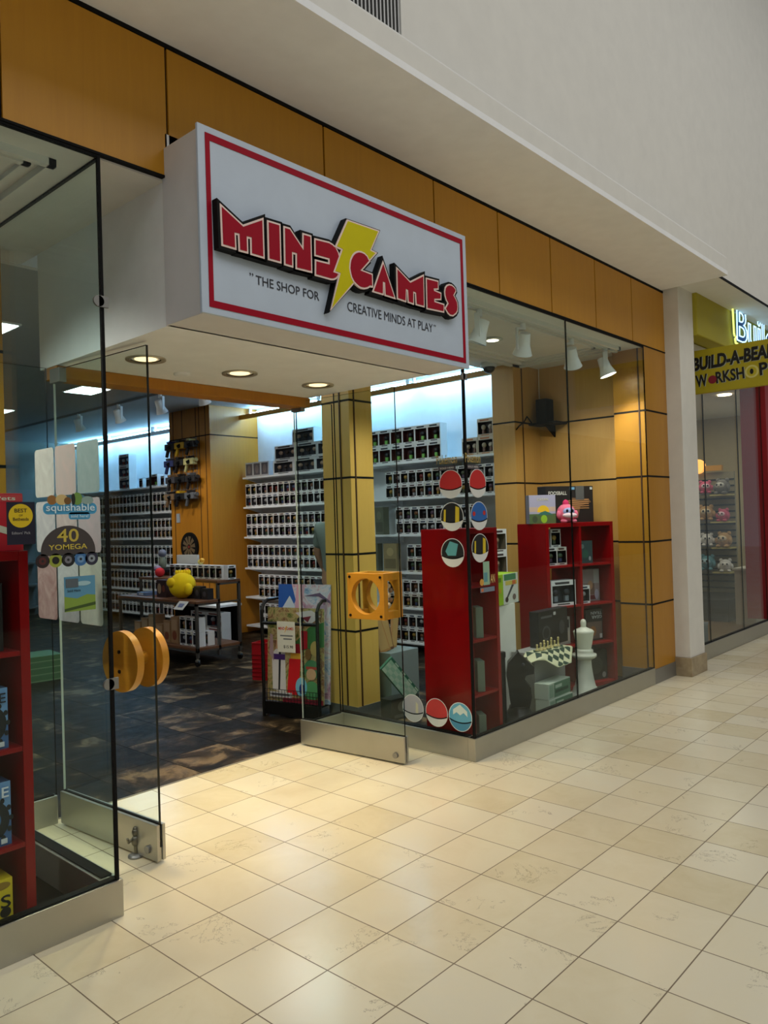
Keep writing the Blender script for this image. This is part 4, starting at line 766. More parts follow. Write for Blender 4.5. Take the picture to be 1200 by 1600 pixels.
for k, (y, z, c) in enumerate(((3.42, 1.358, (104, 108, 92)), (3.55, .921, (96, 100, 88)), (3.26, .921, (150, 132, 96)))):
    t = carton('picture_box', ['olive grey metal case leaning on the third shelf right of the entrance column', 'olive metal case leaning on the fourth shelf right of the entrance column', 'tan paper bag case leaning on the fourth shelf'][k], (6.84, y, z), -PI/2-.3+.2*k, .2, .08, .33, C(*c), [(rect(.1, .1, .9, .45), C(*[v*.8 for v in c])), (ngon(.5, .7, .25, .15), C(*[min(255, v*1.2) for v in c]))], (), 'case')

# ================================================================== SHOP INTERIOR: column, tables, poster rack
t = thing('dartboard', 'round black dartboard hanging on the wide maple column', 'dartboard', (6.282, 6.56, 1.24)); q = MB(t.location); PX = leftp(6.284)
q.prism(ngon(-6.56, 1.24, .205, .205, 36), PX, 0, .03, BLACK); bd = q.build('board', t)
q = MB(t.location)
for k in range(10):
    a = 2*PI*k/10+.16; c, s = math.cos(a), math.sin(a); q.prism([(-6.56+.035*c-.012*s, 1.24+.035*s+.012*c), (-6.56+.035*c+.012*s, 1.24+.035*s-.012*c), (-6.56+.15*c+.03*s, 1.24+.15*s-.03*c), (-6.56+.15*c-.03*s, 1.24+.15*s+.03*c)], PX, .03, .031, C(110, 92, 66))
q.prism(ngon(-6.56, 1.24, .02), PX, .03, .032, C(140, 40, 36)); q.build('segments', bd)
t = thing('wall_grid', 'metal wall grid full of black model kits on the wide maple column', 'display grid', (6.27, 6.63, 2.3)); q = MB(t.location)
for k in range(8): y = 6.32+.085*k; q.box(6.262, 6.268, y, y+.006, 1.9, 2.78, STEELD)
for k in range(7): z = 1.92+.14*k; q.box(6.26, 6.266, 6.3, 6.94, z, z+.006, STEELD)
q.build('grid', t)
kc = [(24, 24, 28), (200, 160, 30), (30, 30, 34), (40, 50, 96), (26, 24, 24), (180, 176, 120), (60, 60, 66), (20, 20, 22), (30, 28, 30), (120, 96, 70), (22, 22, 26), (90, 94, 100)]
for k in range(12):
    y, z = 6.86-.25*(k % 3)+.03*(k//3 % 2), 2.66-.24*(k//3); c = C(*kc[k])
    t = thing('model_kit', '%s toy blaster model on the wall grid, %s row, %s from left' % (['black', 'yellow', 'charcoal', 'blue', 'dark', 'pale olive', 'grey', 'jet black', 'sooty', 'brown', 'inky', 'steel grey'][k], ORD[k//3], ORD[k % 3]), 'toy', (6.2, y, z), 0, 'model kits on the wall grid'); t.scale = (1.35, 1.15, 1.3)
    q = MB(); q.box(-.03, .03, -.1, .1, -.02, .05, c); q.cyl((0, .1, .02), (0, -.13, .03), .022, c); q.cyl((-.01, .05, -.02), (-.01, .085, -.09), .018, c); q.build('body', t, .006)
    q = MB(); q.box(-.04, .04, -.03, .03, .05, .075, C(*kc[(k+3) % 12])); q.cyl((0, -.02, .03), (-.05, -.02, .0), .02, BLACKM); q.build('attachment', t, .004)
    q = MB(); q.cyl((0, 0, .07), (.065, 0, .09), .004, STEELD); q.build('hook', t)
q = MB((6.28, 6.85, 1.66)); q.box(6.276, 6.285, 6.81, 6.89, 1.59, 1.72, C(150, 160, 170)); tag(q.build('info_card'), 'small pale card pinned on the maple column below the wall grid', 'card')

LEGM = M('table_metal', (96, 92, 88), .4, .6)
def caster(q, x, y):
    q.cyl((x-.012, y, .035), (x+.012, y, .035), .035, BLACKM); q.cyl((x, y, .05), (x, y, .1), .012, STEEL); q.box(x-.018, x+.018, y-.02, y+.02, .05, .075, STEEL)
t = thing('display_table', 'stepped wheeled display table with wood tops by the maple column', 'table', (5.1, 5.1, 0))
Y0, Y1 = 4.3, 5.95
q = MB(t.location); q.box(4.82, 5.14, Y0, Y1, .68, .71, WOODDK); q.build('table_top', t, .003)
q = MB(t.location); q.box(5.1, 5.42, Y0, Y1, .885, .915, WOODDK); q.box(5.4, 5.42, Y0+.1, Y1, .915, .96, WOODDK); q.build('table_top', t, .003)
q = MB(t.location); q.box(4.82, 5.42, Y0, Y1, .17, .2, WOODDK); q.build('lower_shelf', t, .003)
for x, zt in ((4.835, .68), (5.12, .885), (5.405, .885)):
    for y in (Y0+.015, Y1-.015): q = MB(t.location); q.box(x-.015, x+.015, y-.015, y+.015, .09, zt, LEGM); q.build('leg', t)
for x in (4.835, 5.405):
    for y in (Y0+.02, Y1-.02): q = MB(t.location); caster(q, x, y); q.build('caster', t)
q = MB(t.location); q.box(4.82, 5.42, Y0, Y0+.02, .66, .68, LEGM); q.box(5.1, 5.42, Y0, Y0+.02, .865, .885, LEGM); q.box(4.82, 4.84, Y0, Y1, .655, .68, LEGM); q.box(4.82, 5.42, Y0, Y0+.02, .15, .17, LEGM); q.box(4.82, 4.84, Y0, Y1, .15, .17, LEGM); q.build('rail', t)
for k in range(9): wbox(VAR[(k*5+1) % 14], 'window box in the row on the upper table tier, %s from right' % ORD[k], (5.26, 4.42+.118*k, .916), -PI/2, 'window boxes on the upper table tier')
wbox(VAR[3], 'window box turned sideways at the near end of the upper tier', (5.3, 4.335, .916), 0, None)
for k in range(9): wbox(VAR[(k*3+2) % 14], 'open white box on the lower table shelf, %s row, %s from right' % (['front', 'rear', 'upper'][k//3], ORD[k % 3]), (4.93+.12*(k//3 == 1), 4.42+.125*(k % 3), .201 + .16*(k//3 == 2)), -PI/2, 'white boxes on the lower table shelf')
def toy_round(lab, loc, r, c, c2):
    t = thing('plush_toy', lab, 'plush toy', loc); q = MB(); q.ball((0, 0, r*.95), (r, r*.95, r*.95), c, 22, 15); q.build('body', t)
    return t, q
t, q = toy_round('big round yellow plush toy on the lower table tier', (4.97, 4.78, .711), .155, C(238, 200, 0, .95), None)
q = MB(); q.ball((-.15, .0, .19), (.045, .055, .055), C(226, 186, 0, .95)); q.build('tail', t)
q = MB(); q.ball((-.02, -.15, .11), (.05, .04, .07), C(238, 200, 0, .95)); q.build('arm', t); q = MB(); q.ball((.0, .15, .12), (.05, .04, .07), C(238, 200, 0, .95)); q.build('arm', t)
q = MB()
for k in range(6): q.ball((-.04+.02*k, .05-.02*k, .295), (.02, .02, .03), C(244, 208, 10, .95), 8, 6)
q.build('hair_tuft', t)
t, q = toy_round('small lime green plush toy on the upper table tier', (5.16, 4.99, .916), .05, C(170, 180, 40, .9), None); q = MB(); q.ball((0, -.02, .1), (.03, .03, .02), C(206, 110, 50)); q.build('cap', t)
t, q = toy_round('small pale yellow plush toy lying on the window boxes of the table', (5.27, 4.85, 1.075), .035, C(220, 206, 120, .9), None); q = MB(); q.ball((0, -.03, .05), (.03, .03, .03), C(230, 170, 50)); q.build('cap', t)
t, q = toy_round('small red plush toy on the upper table tier beside white boxes', (5.2, 5.62, .916), .06, C(190, 30, 40, .9), None); q = MB(); q.ball((0, .05, .1), (.05, .05, .04), C(130, 110, 140)); q.build('cap', t)
carton('game_box', 'white lettered game box standing behind the table boxes', (5.38, 5.3, .961), -PI/2+.2, .34, .04, .22, C(206, 206, 200), [(rect(.1, .2, .9, .5), C(60, 60, 60)), (rect(.0, .0, 1, .08), C(170, 40, 40))], (), 'board game')
for k in range(3): carton('game_box', 'dark mug box on the lower table tier, %s from right' % ORD[k], (5.0, 4.42+.14*k-.02, .711), -PI/2, .12, .08, .12+.02*(k == 1), C(30, 28, 32), [(ngon(.5, .5, .25, .25), C(76, 74, 80))], (), 'box', 'dark mug boxes on the lower table tier')
carton('game_box', 'dark red box on the lower table tier left of the yellow plush', (4.93, 5.16, .711), -PI/2, .2, .12, .2, C(44, 24, 26), [(ngon(.3, .5, .2, .3), C(150, 126, 100)), (ngon(.75, .5, .15, .2), C(110, 60, 46))], (), 'box')
carton('game_box', 'blue and white flat box at the left end of the lower tier', (4.93, 5.6, .711), -PI/2, .2, .2, .04, C(90, 110, 150), [(rect(.2, .2, .7, .8), C(190, 196, 206))], (), 'box')
t = thing('table_sign', 'small white leaflet hanging over the edge of the lower tier', 'leaflet', (4.80, 4.5, .69)); q = MB(t.location); q.quad([(4.81, 4.42, .705), (4.81, 4.6, .705), (4.74, 4.62, .62), (4.74, 4.44, .62)], C(206, 206, 204)); q.prism([(4.79, 4.47), (4.79, 4.56), (4.76, 4.56), (4.76, 4.48)], lambda u, v, h: Vector((u-.002, v, .705-(4.81-u)*1.21+.001)), 0, .001, C(110, 120, 160)); o = q.build('paper', t); o.modifiers.new('thick', 'SOLIDIFY').thickness = .002
for k in range(6):
    carton('patterned_box', 'tan patterned box on the lower table shelf, %s from right' % ORD[k], (4.9, 4.86+.16*k, .201), -PI/2, .14, .14, .3-.05*(k % 3), C(150, 116, 84), [(rect(.1, .5, .9, .9), C(170, 140, 110)), (ngon(.5, .3, .3, .18), C(120, 60, 40))], (), 'box', 'tan boxes on the lower table shelf')
t = thing('figure_case', 'clear case with grey-green figure behind the upper table tier', 'toy case', (5.35, 5.75, .961)); q = MB(t.location); q.box(5.28, 5.4, 5.7, 5.86, .962, .99, BLACK); q.build('base', t)
q = MB(t.location); q.ball((5.34, 5.78, 1.08), (.05, .05, .09), C(120, 124, 110)); q.ball((5.34, 5.78, 1.2), (.05, .06, .05), C(110, 110, 130)); q.build('figure', t); q = MB(t.location); q.box(5.285, 5.395, 5.705, 5.855, .99, 1.32, GLASS); q.build('case', t)
# low ledge and stacked boxes at the foot of the column
t = thing('wall_shelf', 'low white shelf at the foot of the maple column', 'shelf', (6.1, 6.0, .5)); q = MB(t.location); q.box(5.86, 6.27, 5.4, 6.9, .47, .5, SHM); q.build('board', t, .002); q = MB(t.location); q.box(6.2, 6.27, 5.42, 6.88, .0, .47, BLACK); q.build('back_panel', t)
for k in range(4): wbox(mb_, 'blue-white window box on the floor below the low shelf, %s row, %s column' % (['lower', 'upper'][k//2], ['right', 'left'][k % 2]), (6.0, 5.55+.35*(k % 2), .001+.2*(k//2)), -PI/2, 'blue-white boxes below the low shelf')
# poster rack
rk = thing('poster_rack', 'black metal poster rack with wire tray beside the wood column', 'poster rack', (3.9, 2.03, 0), math.atan2(-.51, .12))
W = .53
for s, nm in ((0, 'side_frame'), (W, 'side_frame')):
    q = MB(); q.tube([(s, 0, 0), (s, 0, .84), (s, .03, .89), (s, .08, .915), (s, .34, .915)], .014, BLACKM, 10); q.tube([(s, .34, .915), (s, .34, 0)], .014, BLACKM, 10); q.tube([(s, 0, .02), (s, .34, .02)], .014, BLACKM, 10); q.build(nm, rk)
q = MB(); q.tube([(0, 0, .74), (W, 0, .74)], .013, BLACKM); q.tube([(0, .34, .9), (W, .34, .9)], .012, BLACKM); q.build('crossbar', rk)
q = MB(); q.box(0, W, -.004, .006, .02, .12, BLACKM); q.box(0, W, .0, .34, .1, .115, BLACKM)
for k in range(19): q.cyl((W*k/18, -.002, .12), (W*k/18, -.002, .22), .002, BLACKM, seg=5)
for z in (.15, .185, .22): q.cyl((0, -.003, z), (W, -.003, z), .0025, BLACKM, seg=5)
q.build('wire_tray', rk)
XR = XF(rk)
def poster(name, label, x0, x1, z0, z1, y0, lean, art, cat='poster'):
    t = thing(name, label, cat, tuple(XR @ Vector((x0, y0, z0))), rk.rotation_euler.z, 'posters in the black rack'); t.rotation_euler = (-lean, 0, rk.rotation_euler.z)
    q = MB(); w_, h_ = x1-x0, z1-z0; q.box(0, w_, 0, .004, 0, h_, C(196, 192, 186)); sh_ = q.build('sheet', t)
    q = MB(); P_ = front(0)
    for k, (pts, m) in enumerate(art): q.prism([(u*w_, v*h_) for u, v in pts], P_, .0008+.0006*k, .0013+.0006*k, m)
    q.build('print', sh_); return t
def blotch(name, cols, scale):
    m, nt, bs = nodes_of(name); tc = nt.nodes.new('ShaderNodeTexCoord'); n_ = len(cols)
    nt.links.new(ramp(nt, noise(nt, tc.outputs['Object'], scale, 5, .7, 1.5), [(.28+.44*k/(n_-1), lin(c)) for k, c in enumerate(cols)]), bs.inputs['Base Color']); bs.inputs['Roughness'].default_value = .3; return m
BLOS = blotch('blossom_print', [(40, 80, 160), (150, 176, 214), (226, 214, 226), (206, 150, 176), (120, 96, 140)], 7)
SCEN = blotch('scenery_print', [(40, 70, 40), (110, 120, 60), (190, 170, 120), (120, 70, 50), (200, 190, 170)], 9)
poster('poster', 'blue and pink blossom poster standing tallest in the black rack', .08, .58, .12, 1.04, .075, .06,
       [(rect(0, 0, 1, 1), BLOS), ([(0, 1), (0, .72), (.2, .74), (.34, .86), (.26, 1)], C(44, 96, 184)), ([(.06, .78), (.22, .9), (.34, .8), (.26, .7)], C(216, 226, 236)), ([(.36, 1), (.52, 1), (.46, .8), (.36, .68), (.3, .66)], C(222, 170, 190)), ([(0, .66), (.2, .72), (.34, .74), (.3, .6), (.12, .58)], C(50, 110, 190)), ([(.36, .62), (.5, .74), (.6, .66), (.52, .56)], C(62, 56, 130)), ([(.62, .68), (.84, .7), (.92, .58), (.7, .56)], C(90, 150, 206)), ([(.5, .9), (.8, .93), (1, .86), (1, .84), (.78, .9)], C(110, 84, 120)), ([(.7, .8), (.96, .84), (.9, .76)], C(206, 176, 204))])
skin = C(206, 160, 126); ink = C(30, 28, 34)
poster('poster', 'many coloured figure poster at the front of the black rack', .02, .56, .125, .86, .02, .05,
       [(rect(0, 0, 1, 1), SCEN), ([(.48, .62), (.74, .8), (1, .86), (1, .6), (.6, .55)], C(60, 118, 66)), ([(.5, .95), (.78, .98), (.94, .92), (.74, .82)], C(206, 196, 204)), ([(.62, .9), (.78, .92), (.72, .85)], C(120, 36, 54)), ([(.1, .12), (.34, .08), (.32, .52), (.22, .6), (.08, .5)], C(216, 212, 212)), ([(.2, .12), (.23, .12), (.25, .6), (.21, .6)], ink), (rect(.1, .44, .32, .5), C(70, 36, 108)), ([(.04, .5), (.12, .42), (.1, .7), (.05, .72)], C(176, 150, 160)), ([(.36, .08), (.56, .08), (.6, .46), (.4, .46)], C(206, 24, 34)), (rect(.42, .46, .6, .52), C(222, 170, 60)), ([(.42, .52), (.6, .52), (.58, .62), (.44, .62)], C(150, 30, 50)), ([(.6, .55), (.72, .58), (.72, .76), (.6, .76)], C(170, 22, 40)), (ngon(.6, .83, .055, .05), skin), (ngon(.6, .875, .06, .03), ink), ([(.16, .56), (.3, .52), (.3, .66), (.18, .68)], skin), ([(.36, .56), (.44, .6), (.4, .72), (.34, .7)], skin), (ngon(.8, .36, .14, .1), C(70, 124, 88)), (rect(.7, .36, .9, .39), C(176, 60, 50)), (ngon(.79, .31, .085, .06), skin), (ngon(.8, .14, .13, .1), C(84, 146, 96)), (ngon(.62, .17, .1, .1), C(120, 186, 214)), (ngon(.63, .15, .045, .055), C(26, 50, 120)), (ngon(.86, .58, .08, .08), C(176, 150, 90)), (ngon(.74, .52, .05, .06), C(120, 86, 50)), (rect(.3, 0, 1, .05), C(130, 26, 46)), (rect(.06, .045, .46, .1), C(206, 206, 210)), (rect(.1, .06, .42, .085), C(110, 110, 120))])
t = thing('price_tag', 'white price card with red shop name on the poster rack crossbar', 'price tag', tuple(XR @ Vector((.165, -.022, .52))), rk.rotation_euler.z)
q = MB(); q.box(0, .17, -.002, .002, 0, .24, C(226, 222, 210)); cb = q.build('card', t, .001); q = MB(); P_ = front(-.002)
text(q, 'MIND', P_, .015, .175, .06, .022, C(200, 50, 40), h1=.001, offset=.02); text(q, 'GAMES', P_, .092, .175, .066, .022, C(200, 50, 40), h1=.001, offset=.02)
q.prism([(.09, .205), (.075, .18), (.083, .18), (.07, .15), (.095, .186), (.086, .186), (.1, .205)], P_, 0, .0012, C(240, 170, 30))
for u0, u1, z in ((.03, .15, .125), (.06, .14, .1)): q.prism(rect(u0, z, u1, z+.01), P_, 0, .001, C(120, 120, 124))
text(q, '$15.98', P_, .06, .03, .09, .026, C(60, 60, 64), h1=.001, offset=.01); q.build('print', cb)
# red baskets beside the rack
for k in range(7):
    t = thing('shopping_basket', 'red plastic basket, %s from top of the stack behind the poster rack' % ORD[6-k], 'basket', (4.86, 3.2, .042*k), .3, 'stack of red baskets'); t.scale = (.55, .55, .55); q = MB(); RP = M('red_plastic', (176, 20, 30), .4)
    for (x0, y0, x1, y1) in ((-.2, -.14, .2, -.13), (-.2, .13, .2, .14), (-.2, -.14, -.19, .14), (.19, -.14, .2, .14)): q.box(x0, x1, y0, y1, 0, .075 if k < 6 else .2, RP)
    q.box(-.2, .2, -.14, .14, 0, .006, RP); bk = q.build('body', t)
    q = MB(); q.box(-.21, .21, -.15, -.13, .068 if k < 6 else .195, .08 if k < 6 else .207, RP); q.box(-.21, .21, .13, .15, .068 if k < 6 else .195, .08 if k < 6 else .207, RP); q.box(-.21, -.19, -.15, .15, .068 if k < 6 else .195, .08 if k < 6 else .207, RP); q.box(.19, .21, -.15, .15, .068 if k < 6 else .195, .08 if k < 6 else .207, RP); q.build('rim', bk)
# ceiling troffers and track heads of the shop
for k, (x, y, wx, wy) in enumerate(((2.36, 3.75, .58, .58), (4.46, 5.9, .34, .46), (4.26, 8.15, .34, .5), (1.0, 5.4, .6, 1.2), (1.1, 8.6, .6, 1.2), (5.3, 2.9, .6, 1.2), (3.1, 2.55, .6, .9))):  # last panel is unseen, added to brighten the entrance column
    t = thing('ceiling_panel', 'flat bright square ceiling panel light of the shop, %s nearest' % ORD[k], 'ceiling light', (x, y, 3.2), 0, 'shop ceiling panel lights')
    q = MB(t.location); q.box(x-wx/2-.02, x+wx/2+.02, y-wy/2-.02, y+wy/2+.02, 3.185, 3.199, WHITE); q.build('frame', t); q = MB(t.location); q.box(x-wx/2, x+wx/2, y-wy/2, y+wy/2, 3.18, 3.186, M('panel_glow', (244, 248, 244), .5, 0, 9)); q.build('diffuser', t)
t = thing('light_track', 'dark ceiling track running into the shop', 'track', (5.2, 6.2, 3.18)); q = MB(t.location); q.box(5.18, 5.21, 3.4, 10.5, 3.16, 3.19, C(120, 122, 124)); q.build('rail', t)
for k, y in enumerate((4.6, 5.5, 6.5, 7.6)): spot_head((5.195, y, 3.165), PI/2+.3, -.5, 'white track spotlight on the shop ceiling, %s nearest' % ORD[k], False, 'shop track spotlights', 40)
# stack of green boxes far left on the floor
for k in range(4): carton('game_box', 'green flat game box, %s from bottom of the floor stack behind the left door' % ORD[k], (3.35, 5.0, .001+.065*k), -.1, .6, .4, .064, C(90, 130, 84), [(rect(.04, .1, .96, .25), C(150, 176, 130))], (), 'board game', 'stack of green boxes')
t = thing('gondola_shelf', 'grey wire gondola shelving along the back of the shop', 'shelf unit', (3.0, 11.2, 0)); q = MB(t.location); q.box(.6, 6.2, 11.45, 11.55, 0, 2.3, GREYP); q.build('back_panel', t)
for z in (.15, .55, .95, 1.35, 1.75): q = MB(t.location); q.box(.6, 6.2, 11.1, 11.45, z, z+.025, GREYP); q.build('shelf', t)
for k in range(12): carton('game_box', 'muted game box on the back gondola shelving, %s shelf, %s from left' % (ORD[k//6], ORD[k % 6]), (1.6+.75*(k % 6), 11.15, .976+.4*(k//6)), 0, .5, .2, .3, C(*[(120, 110, 100), (90, 100, 96), (130, 126, 110), (84, 80, 90)][k % 4]), [(rect(.1, .1, .9, .9), C(*[(150, 140, 120), (110, 130, 124), (150, 110, 100), (120, 120, 140)][(k+1) % 4]))], (), 'board game', 'boxes on the back shelving')

# ---------------------------------------------------------------- person mostly hidden behind the entrance column
def person(loc, rz):
    t = thing('person', 'person in grey-green shirt standing mostly hidden behind the wood column', 'person', loc, rz)
    def skin_mesh(name, pts, edges, mat, sub=2, par=t):
        me = bpy.data.meshes.new(name); me.from_pydata([p[:3] for p in pts], edges, []); me.materials.append(mat)
        o = bpy.data.objects.new(name, me); COL.objects.link(o); o.parent = par
        sk = o.modifiers.new('skin', 'SKIN'); lay = me.skin_vertices[0] if me.skin_vertices else None
        if lay is None:
            bm_ = None
        for k, p in enumerate(pts):
            r = p[3]; r2 = p[4] if len(p) > 4 else r
            me.skin_vertices[0].data[k].radius = (r, r2)
        me.skin_vertices[0].data[0].use_root = True
        sk.use_smooth_shade = True; s_ = o.modifiers.new('sub', 'SUBSURF'); s_.levels = s_.render_levels = sub; return o
    SK = M('skin', (196, 148, 118), .55); SHRT = M('shirt_grey_green', (128, 140, 132), .9); PNT = M('trousers_dark', (40, 42, 50), .9)
    pts = [(0, 0, .98, .15, .11), (0, .0, 1.12, .15, .11), (0, .01, 1.28, .17, .12), (0, .02, 1.44, .17, .11), (0, .015, 1.535, .07, .065), (0, 0, 1.6, .06, .06), (0, -.015, 1.69, .085, .1), (0, -.015, 1.78, .075, .09),
           (.19, .02, 1.47, .068, .068), (.25, .02, 1.2, .05, .05), (.24, -.1, .98, .038, .038), (.235, -.15, .91, .035, .022), (-.19, .02, 1.47, .068, .068), (-.25, .02, 1.2, .05, .05), (-.24, -.1, .98, .038, .038), (-.235, -.15, .91, .035, .022),
           (.1, 0, .88, .1, .1), (.11, -.01, .5, .07, .07), (.11, .02, .1, .045, .045), (.11, -.13, .045, .045, .035), (-.1, 0, .88, .1, .1), (-.11, -.01, .5, .07, .07), (-.11, .02, .1, .045, .045), (-.11, -.13, .045, .045, .035)]
    E_ = [(0, 1), (1, 2), (2, 3), (3, 4), (4, 5), (5, 6), (6, 7), (3, 8), (8, 9), (9, 10), (10, 11), (3, 12), (12, 13), (13, 14), (14, 15), (0, 16), (16, 17), (17, 18), (18, 19), (0, 20), (20, 21), (21, 22), (22, 23)]
    skin_mesh('body', pts, E_, SK)
    sh = [(0, 0, .95, .175, .13), (0, 0, 1.12, .17, .128), (0, .01, 1.28, .187, .136), (0, .02, 1.44, .19, .126), (0, .018, 1.52, .1, .085), (.19, .02, 1.475, .084, .082), (.235, .02, 1.24, .07, .07), (-.19, .02, 1.475, .084, .082), (-.235, .02, 1.24, .07, .07)]
    skin_mesh('shirt', sh, [(0, 1), (1, 2), (2, 3), (3, 4), (3, 5), (5, 6), (3, 7), (7, 8)], SHRT)
    pn = [(0, 0, .97, .165, .122), (.1, 0, .86, .116, .116), (.11, -.01, .5, .088, .088), (.11, .015, .12, .066, .066), (-.1, 0, .86, .116, .116), (-.11, -.01, .5, .088, .088), (-.11, .015, .12, .066, .066)]
    skin_mesh('trousers', pn, [(0, 1), (1, 2), (2, 3), (0, 4), (4, 5), (5, 6)], PNT)
    q = MB(); q.ball((0, .012, 1.765), (.092, .105, .1), M('hair_dark', (34, 26, 22), .8), 18, 12); q.build('hair', t)
    for s in (-1, 1):
        q = MB(); q.box(s*.11-.05, s*.11+.05, -.22, .07, 0, .07, BLACK); q.build('shoe', t, .03, 3)
        q = MB(); q.ball((s*.034, -.112, 1.71), (.014, .008, .009), C(230, 226, 220)); q.ball((s*.034, -.119, 1.71), (.006, .004, .006), C(40, 30, 26)); q.build('eye', t)
        q = MB(); q.ball((s*.092, .0, 1.69), (.012, .022, .03), SK); q.build('ear', t)
        for f in range(5):
            L_ = [.05, .07, .078, .072, .058][f]; a = [.9, .15, .03, -.08, -.2][f]; bx_, by_, bz_ = s*.235, -.165+.0, .9
            ox = (f-2.2)*.016 if f else -.03
            p0 = Vector((bx_-.006*s, by_-ox*.8, bz_)); d_ = Vector((-s*.1, -math.sin(a)*.6, -1)).normalized(); p1 = p0+d_*L_*.55; p2 = p1+(d_+Vector((-s*.5, 0, 0))).normalized()*L_*.5
            q = MB(); q.tube([tuple(p0), tuple(p1), tuple(p2)], .0085, SK, 7); q.ball(p2, (.0085,)*3, SK, 7, 5); q.build('finger', t)
    q = MB(); q.ball((0, -.122, 1.675), (.014, .022, .022), SK); q.build('nose', t); q = MB(); q.ball((0, -.11, 1.632), (.024, .01, .006), C(160, 90, 84)); q.build('mouth', t)
    return t
person((5.5, 2.80, 0), PI/2)

# ================================================================== NEIGHBOUR SHOP
b = MB(); b.box(7.5, 34, .3, .36, 3.2, 3.7, M('yellow_band', (172, 160, 40), .6)); b.box(7.5, 34, -.18, .3, 3.21, 3.622, MATS['yellow_band']); struct(b, 'wall_neighbor_fascia', 'olive yellow sign band over the neighbouring shop front', 'wall', .01)
b = MB(); b.box(7.5, 34, -.02, 5.5, 3.1, 3.2, WHITE); struct(b, 'ceiling_neighbor_shop', 'pale ceiling of the neighbouring shop', 'ceiling')
b = MB(); b.box(7.2, 34, 5.4, 5.5, 0, 3.2, M('neighbor_wall', (190, 172, 128), .8)); b.box(13.6, 13.7, .1, 5.4, 0, 3.2, MATS['neighbor_wall']); struct(b, 'wall_neighbor', 'beige inner walls of the neighbouring shop', 'wall')
b = MB(); b.box(7.14, 34, .06, 5.4, -.05, .0, wood('neighbor_floor', (104, 78, 50), (130, 100, 66), .35, 0)); struct(b, 'floor_neighbor', 'brown wood floor of the neighbouring shop', 'floor')
RJ = M('red_jamb', (150, 16, 30), .4)
b = MB(); b.box(7.84, 7.9, .03, .12, 0, 3.1, RJ); b.box(10.22, 10.7, .0, .3, .16, 3.1, RJ); struct(b, 'trim_4', 'dark red jambs framing the neighbouring shop window', 'trim', .004)
w5 = window('window_5', 'glass front of the neighbouring shop with steel base', [(7.9, 8.235, .055, .067, .155, 3.1), (8.24, 9.31, .055, .067, .155, 3.1), (9.315, 10.21, .055, .067, .155, 3.1)], [(7.9, 10.22, .03, .1, 0, .155), (10.22, 14, .03, .1, 0, .155)])
t = thing('blade_sign', 'olive yellow hanging sign with black hand lettering at the pilaster', 'sign', (7.8, -.6, 2.7)); SO = t.location
q = MB(SO); q.box(7.8, 7.86, -1.28, .02, 2.69, 3.12, M('olive_sign', (176, 160, 20), .5)); q.build('panel', t, .003)
P = leftp(7.8); q = MB(SO); INK = M('sign_ink', (14, 12, 8), .5)
cols_ = C(170, 180, 170)
for dx, m, h in ((.006, cols_, .001), (0, INK, .003)):
    text(q, 'BUiLD-A-BEAR', P, .012+dx, 2.915-dx*.6, .77, .135, m, h1=h, offset=.045, shear=.12, rot=.03); text(q, 'W', P, .04+dx, 2.752-dx*.6, .115, .12, m, h1=h, offset=.03, rot=.05); text(q, 'RKSH', P, .235+dx, 2.765-dx*.6, .265, .115, m, h1=h, offset=.03, rot=.05); text(q, 'P', P, .635+dx, 2.785-dx*.6, .075, .12, m, h1=h, offset=.03, rot=.05)
q.build('lettering', t)
q = MB(SO); q.prism(ngon(.2, 2.81, .04), P, 0, .004, C(130, 20, 40)); q.build('button_emblem', t); q = MB(SO); q.prism(ngon(.565, 2.835, .062), P, 0, .003, C(214, 206, 120)); q.prism(ngon(.565, 2.835, .045), P, .003, .0045, C(190, 176, 40)); q.prism(ngon(.565, 2.835, .016, .026), P, .0045, .006, INK); q.build('button_emblem', t)
t = thing('neon_sign', 'blue neon shop name glowing on the olive yellow band', 'sign', (8.45, -.2, 3.28)); SO = t.location; P = front(-.19)
q = MB(SO); text(q, 'Build-A-Bear', P, 8.47, 3.29, 3.5, .38, C(30, 84, 150), h1=.04, offset=.01, shear=.05); q.build('letter_face', t)
def neon(name, s, x, z, wd, ht, mat, r, y):
    cu = bpy.data.curves.new(name, 'FONT'); cu.body = s; cu.fill_mode = 'NONE'; cu.bevel_depth = .014; cu.bevel_resolution = 1; cu.resolution_u = 3; cu.shear = .05; cu.offset = .01
    o = bpy.data.objects.new(name, cu); COL.objects.link(o); me = bpy.data.meshes.new_from_object(o.evaluated_get(bpy.context.evaluated_depsgraph_get())); bpy.data.objects.remove(o); bpy.data.curves.remove(cu)
    xs = [p.co.x for p in me.vertices]; zs = [p.co.y for p in me.vertices]; sx = wd/(max(xs)-min(xs)); sz = ht/(max(zs)-min(zs)); qq = MB(SO)
    qq.add([(x+(p.co.x-min(xs))*sx, y-p.co.z*.35, z+(p.co.y-min(zs))*sz) for p in me.vertices], [tuple(p.vertices) for p in me.polygons], mat); bpy.data.meshes.remove(me); return qq.build(name, t)
neon('neon_tube', 'Build-A-Bear', 8.47, 3.29, 3.5, .38, M('neon_blue', (170, 226, 255), .4, 0, 2.2), .01, -.235)
q = MB(SO); NY = M('neon_yellow', (226, 244, 120), .4, 0, 1.6); q.tube([(8.44, -.22, 3.66), (8.415, -.22, 3.64), (8.43, -.22, 3.36), (8.45, -.22, 3.34)], .009, NY); q.tube([(8.5, -.22, 3.34), (8.46, -.22, 3.31), (8.47, -.22, 3.27), (8.53, -.22, 3.27)], .009, NY); q.build('neon_accent', t)
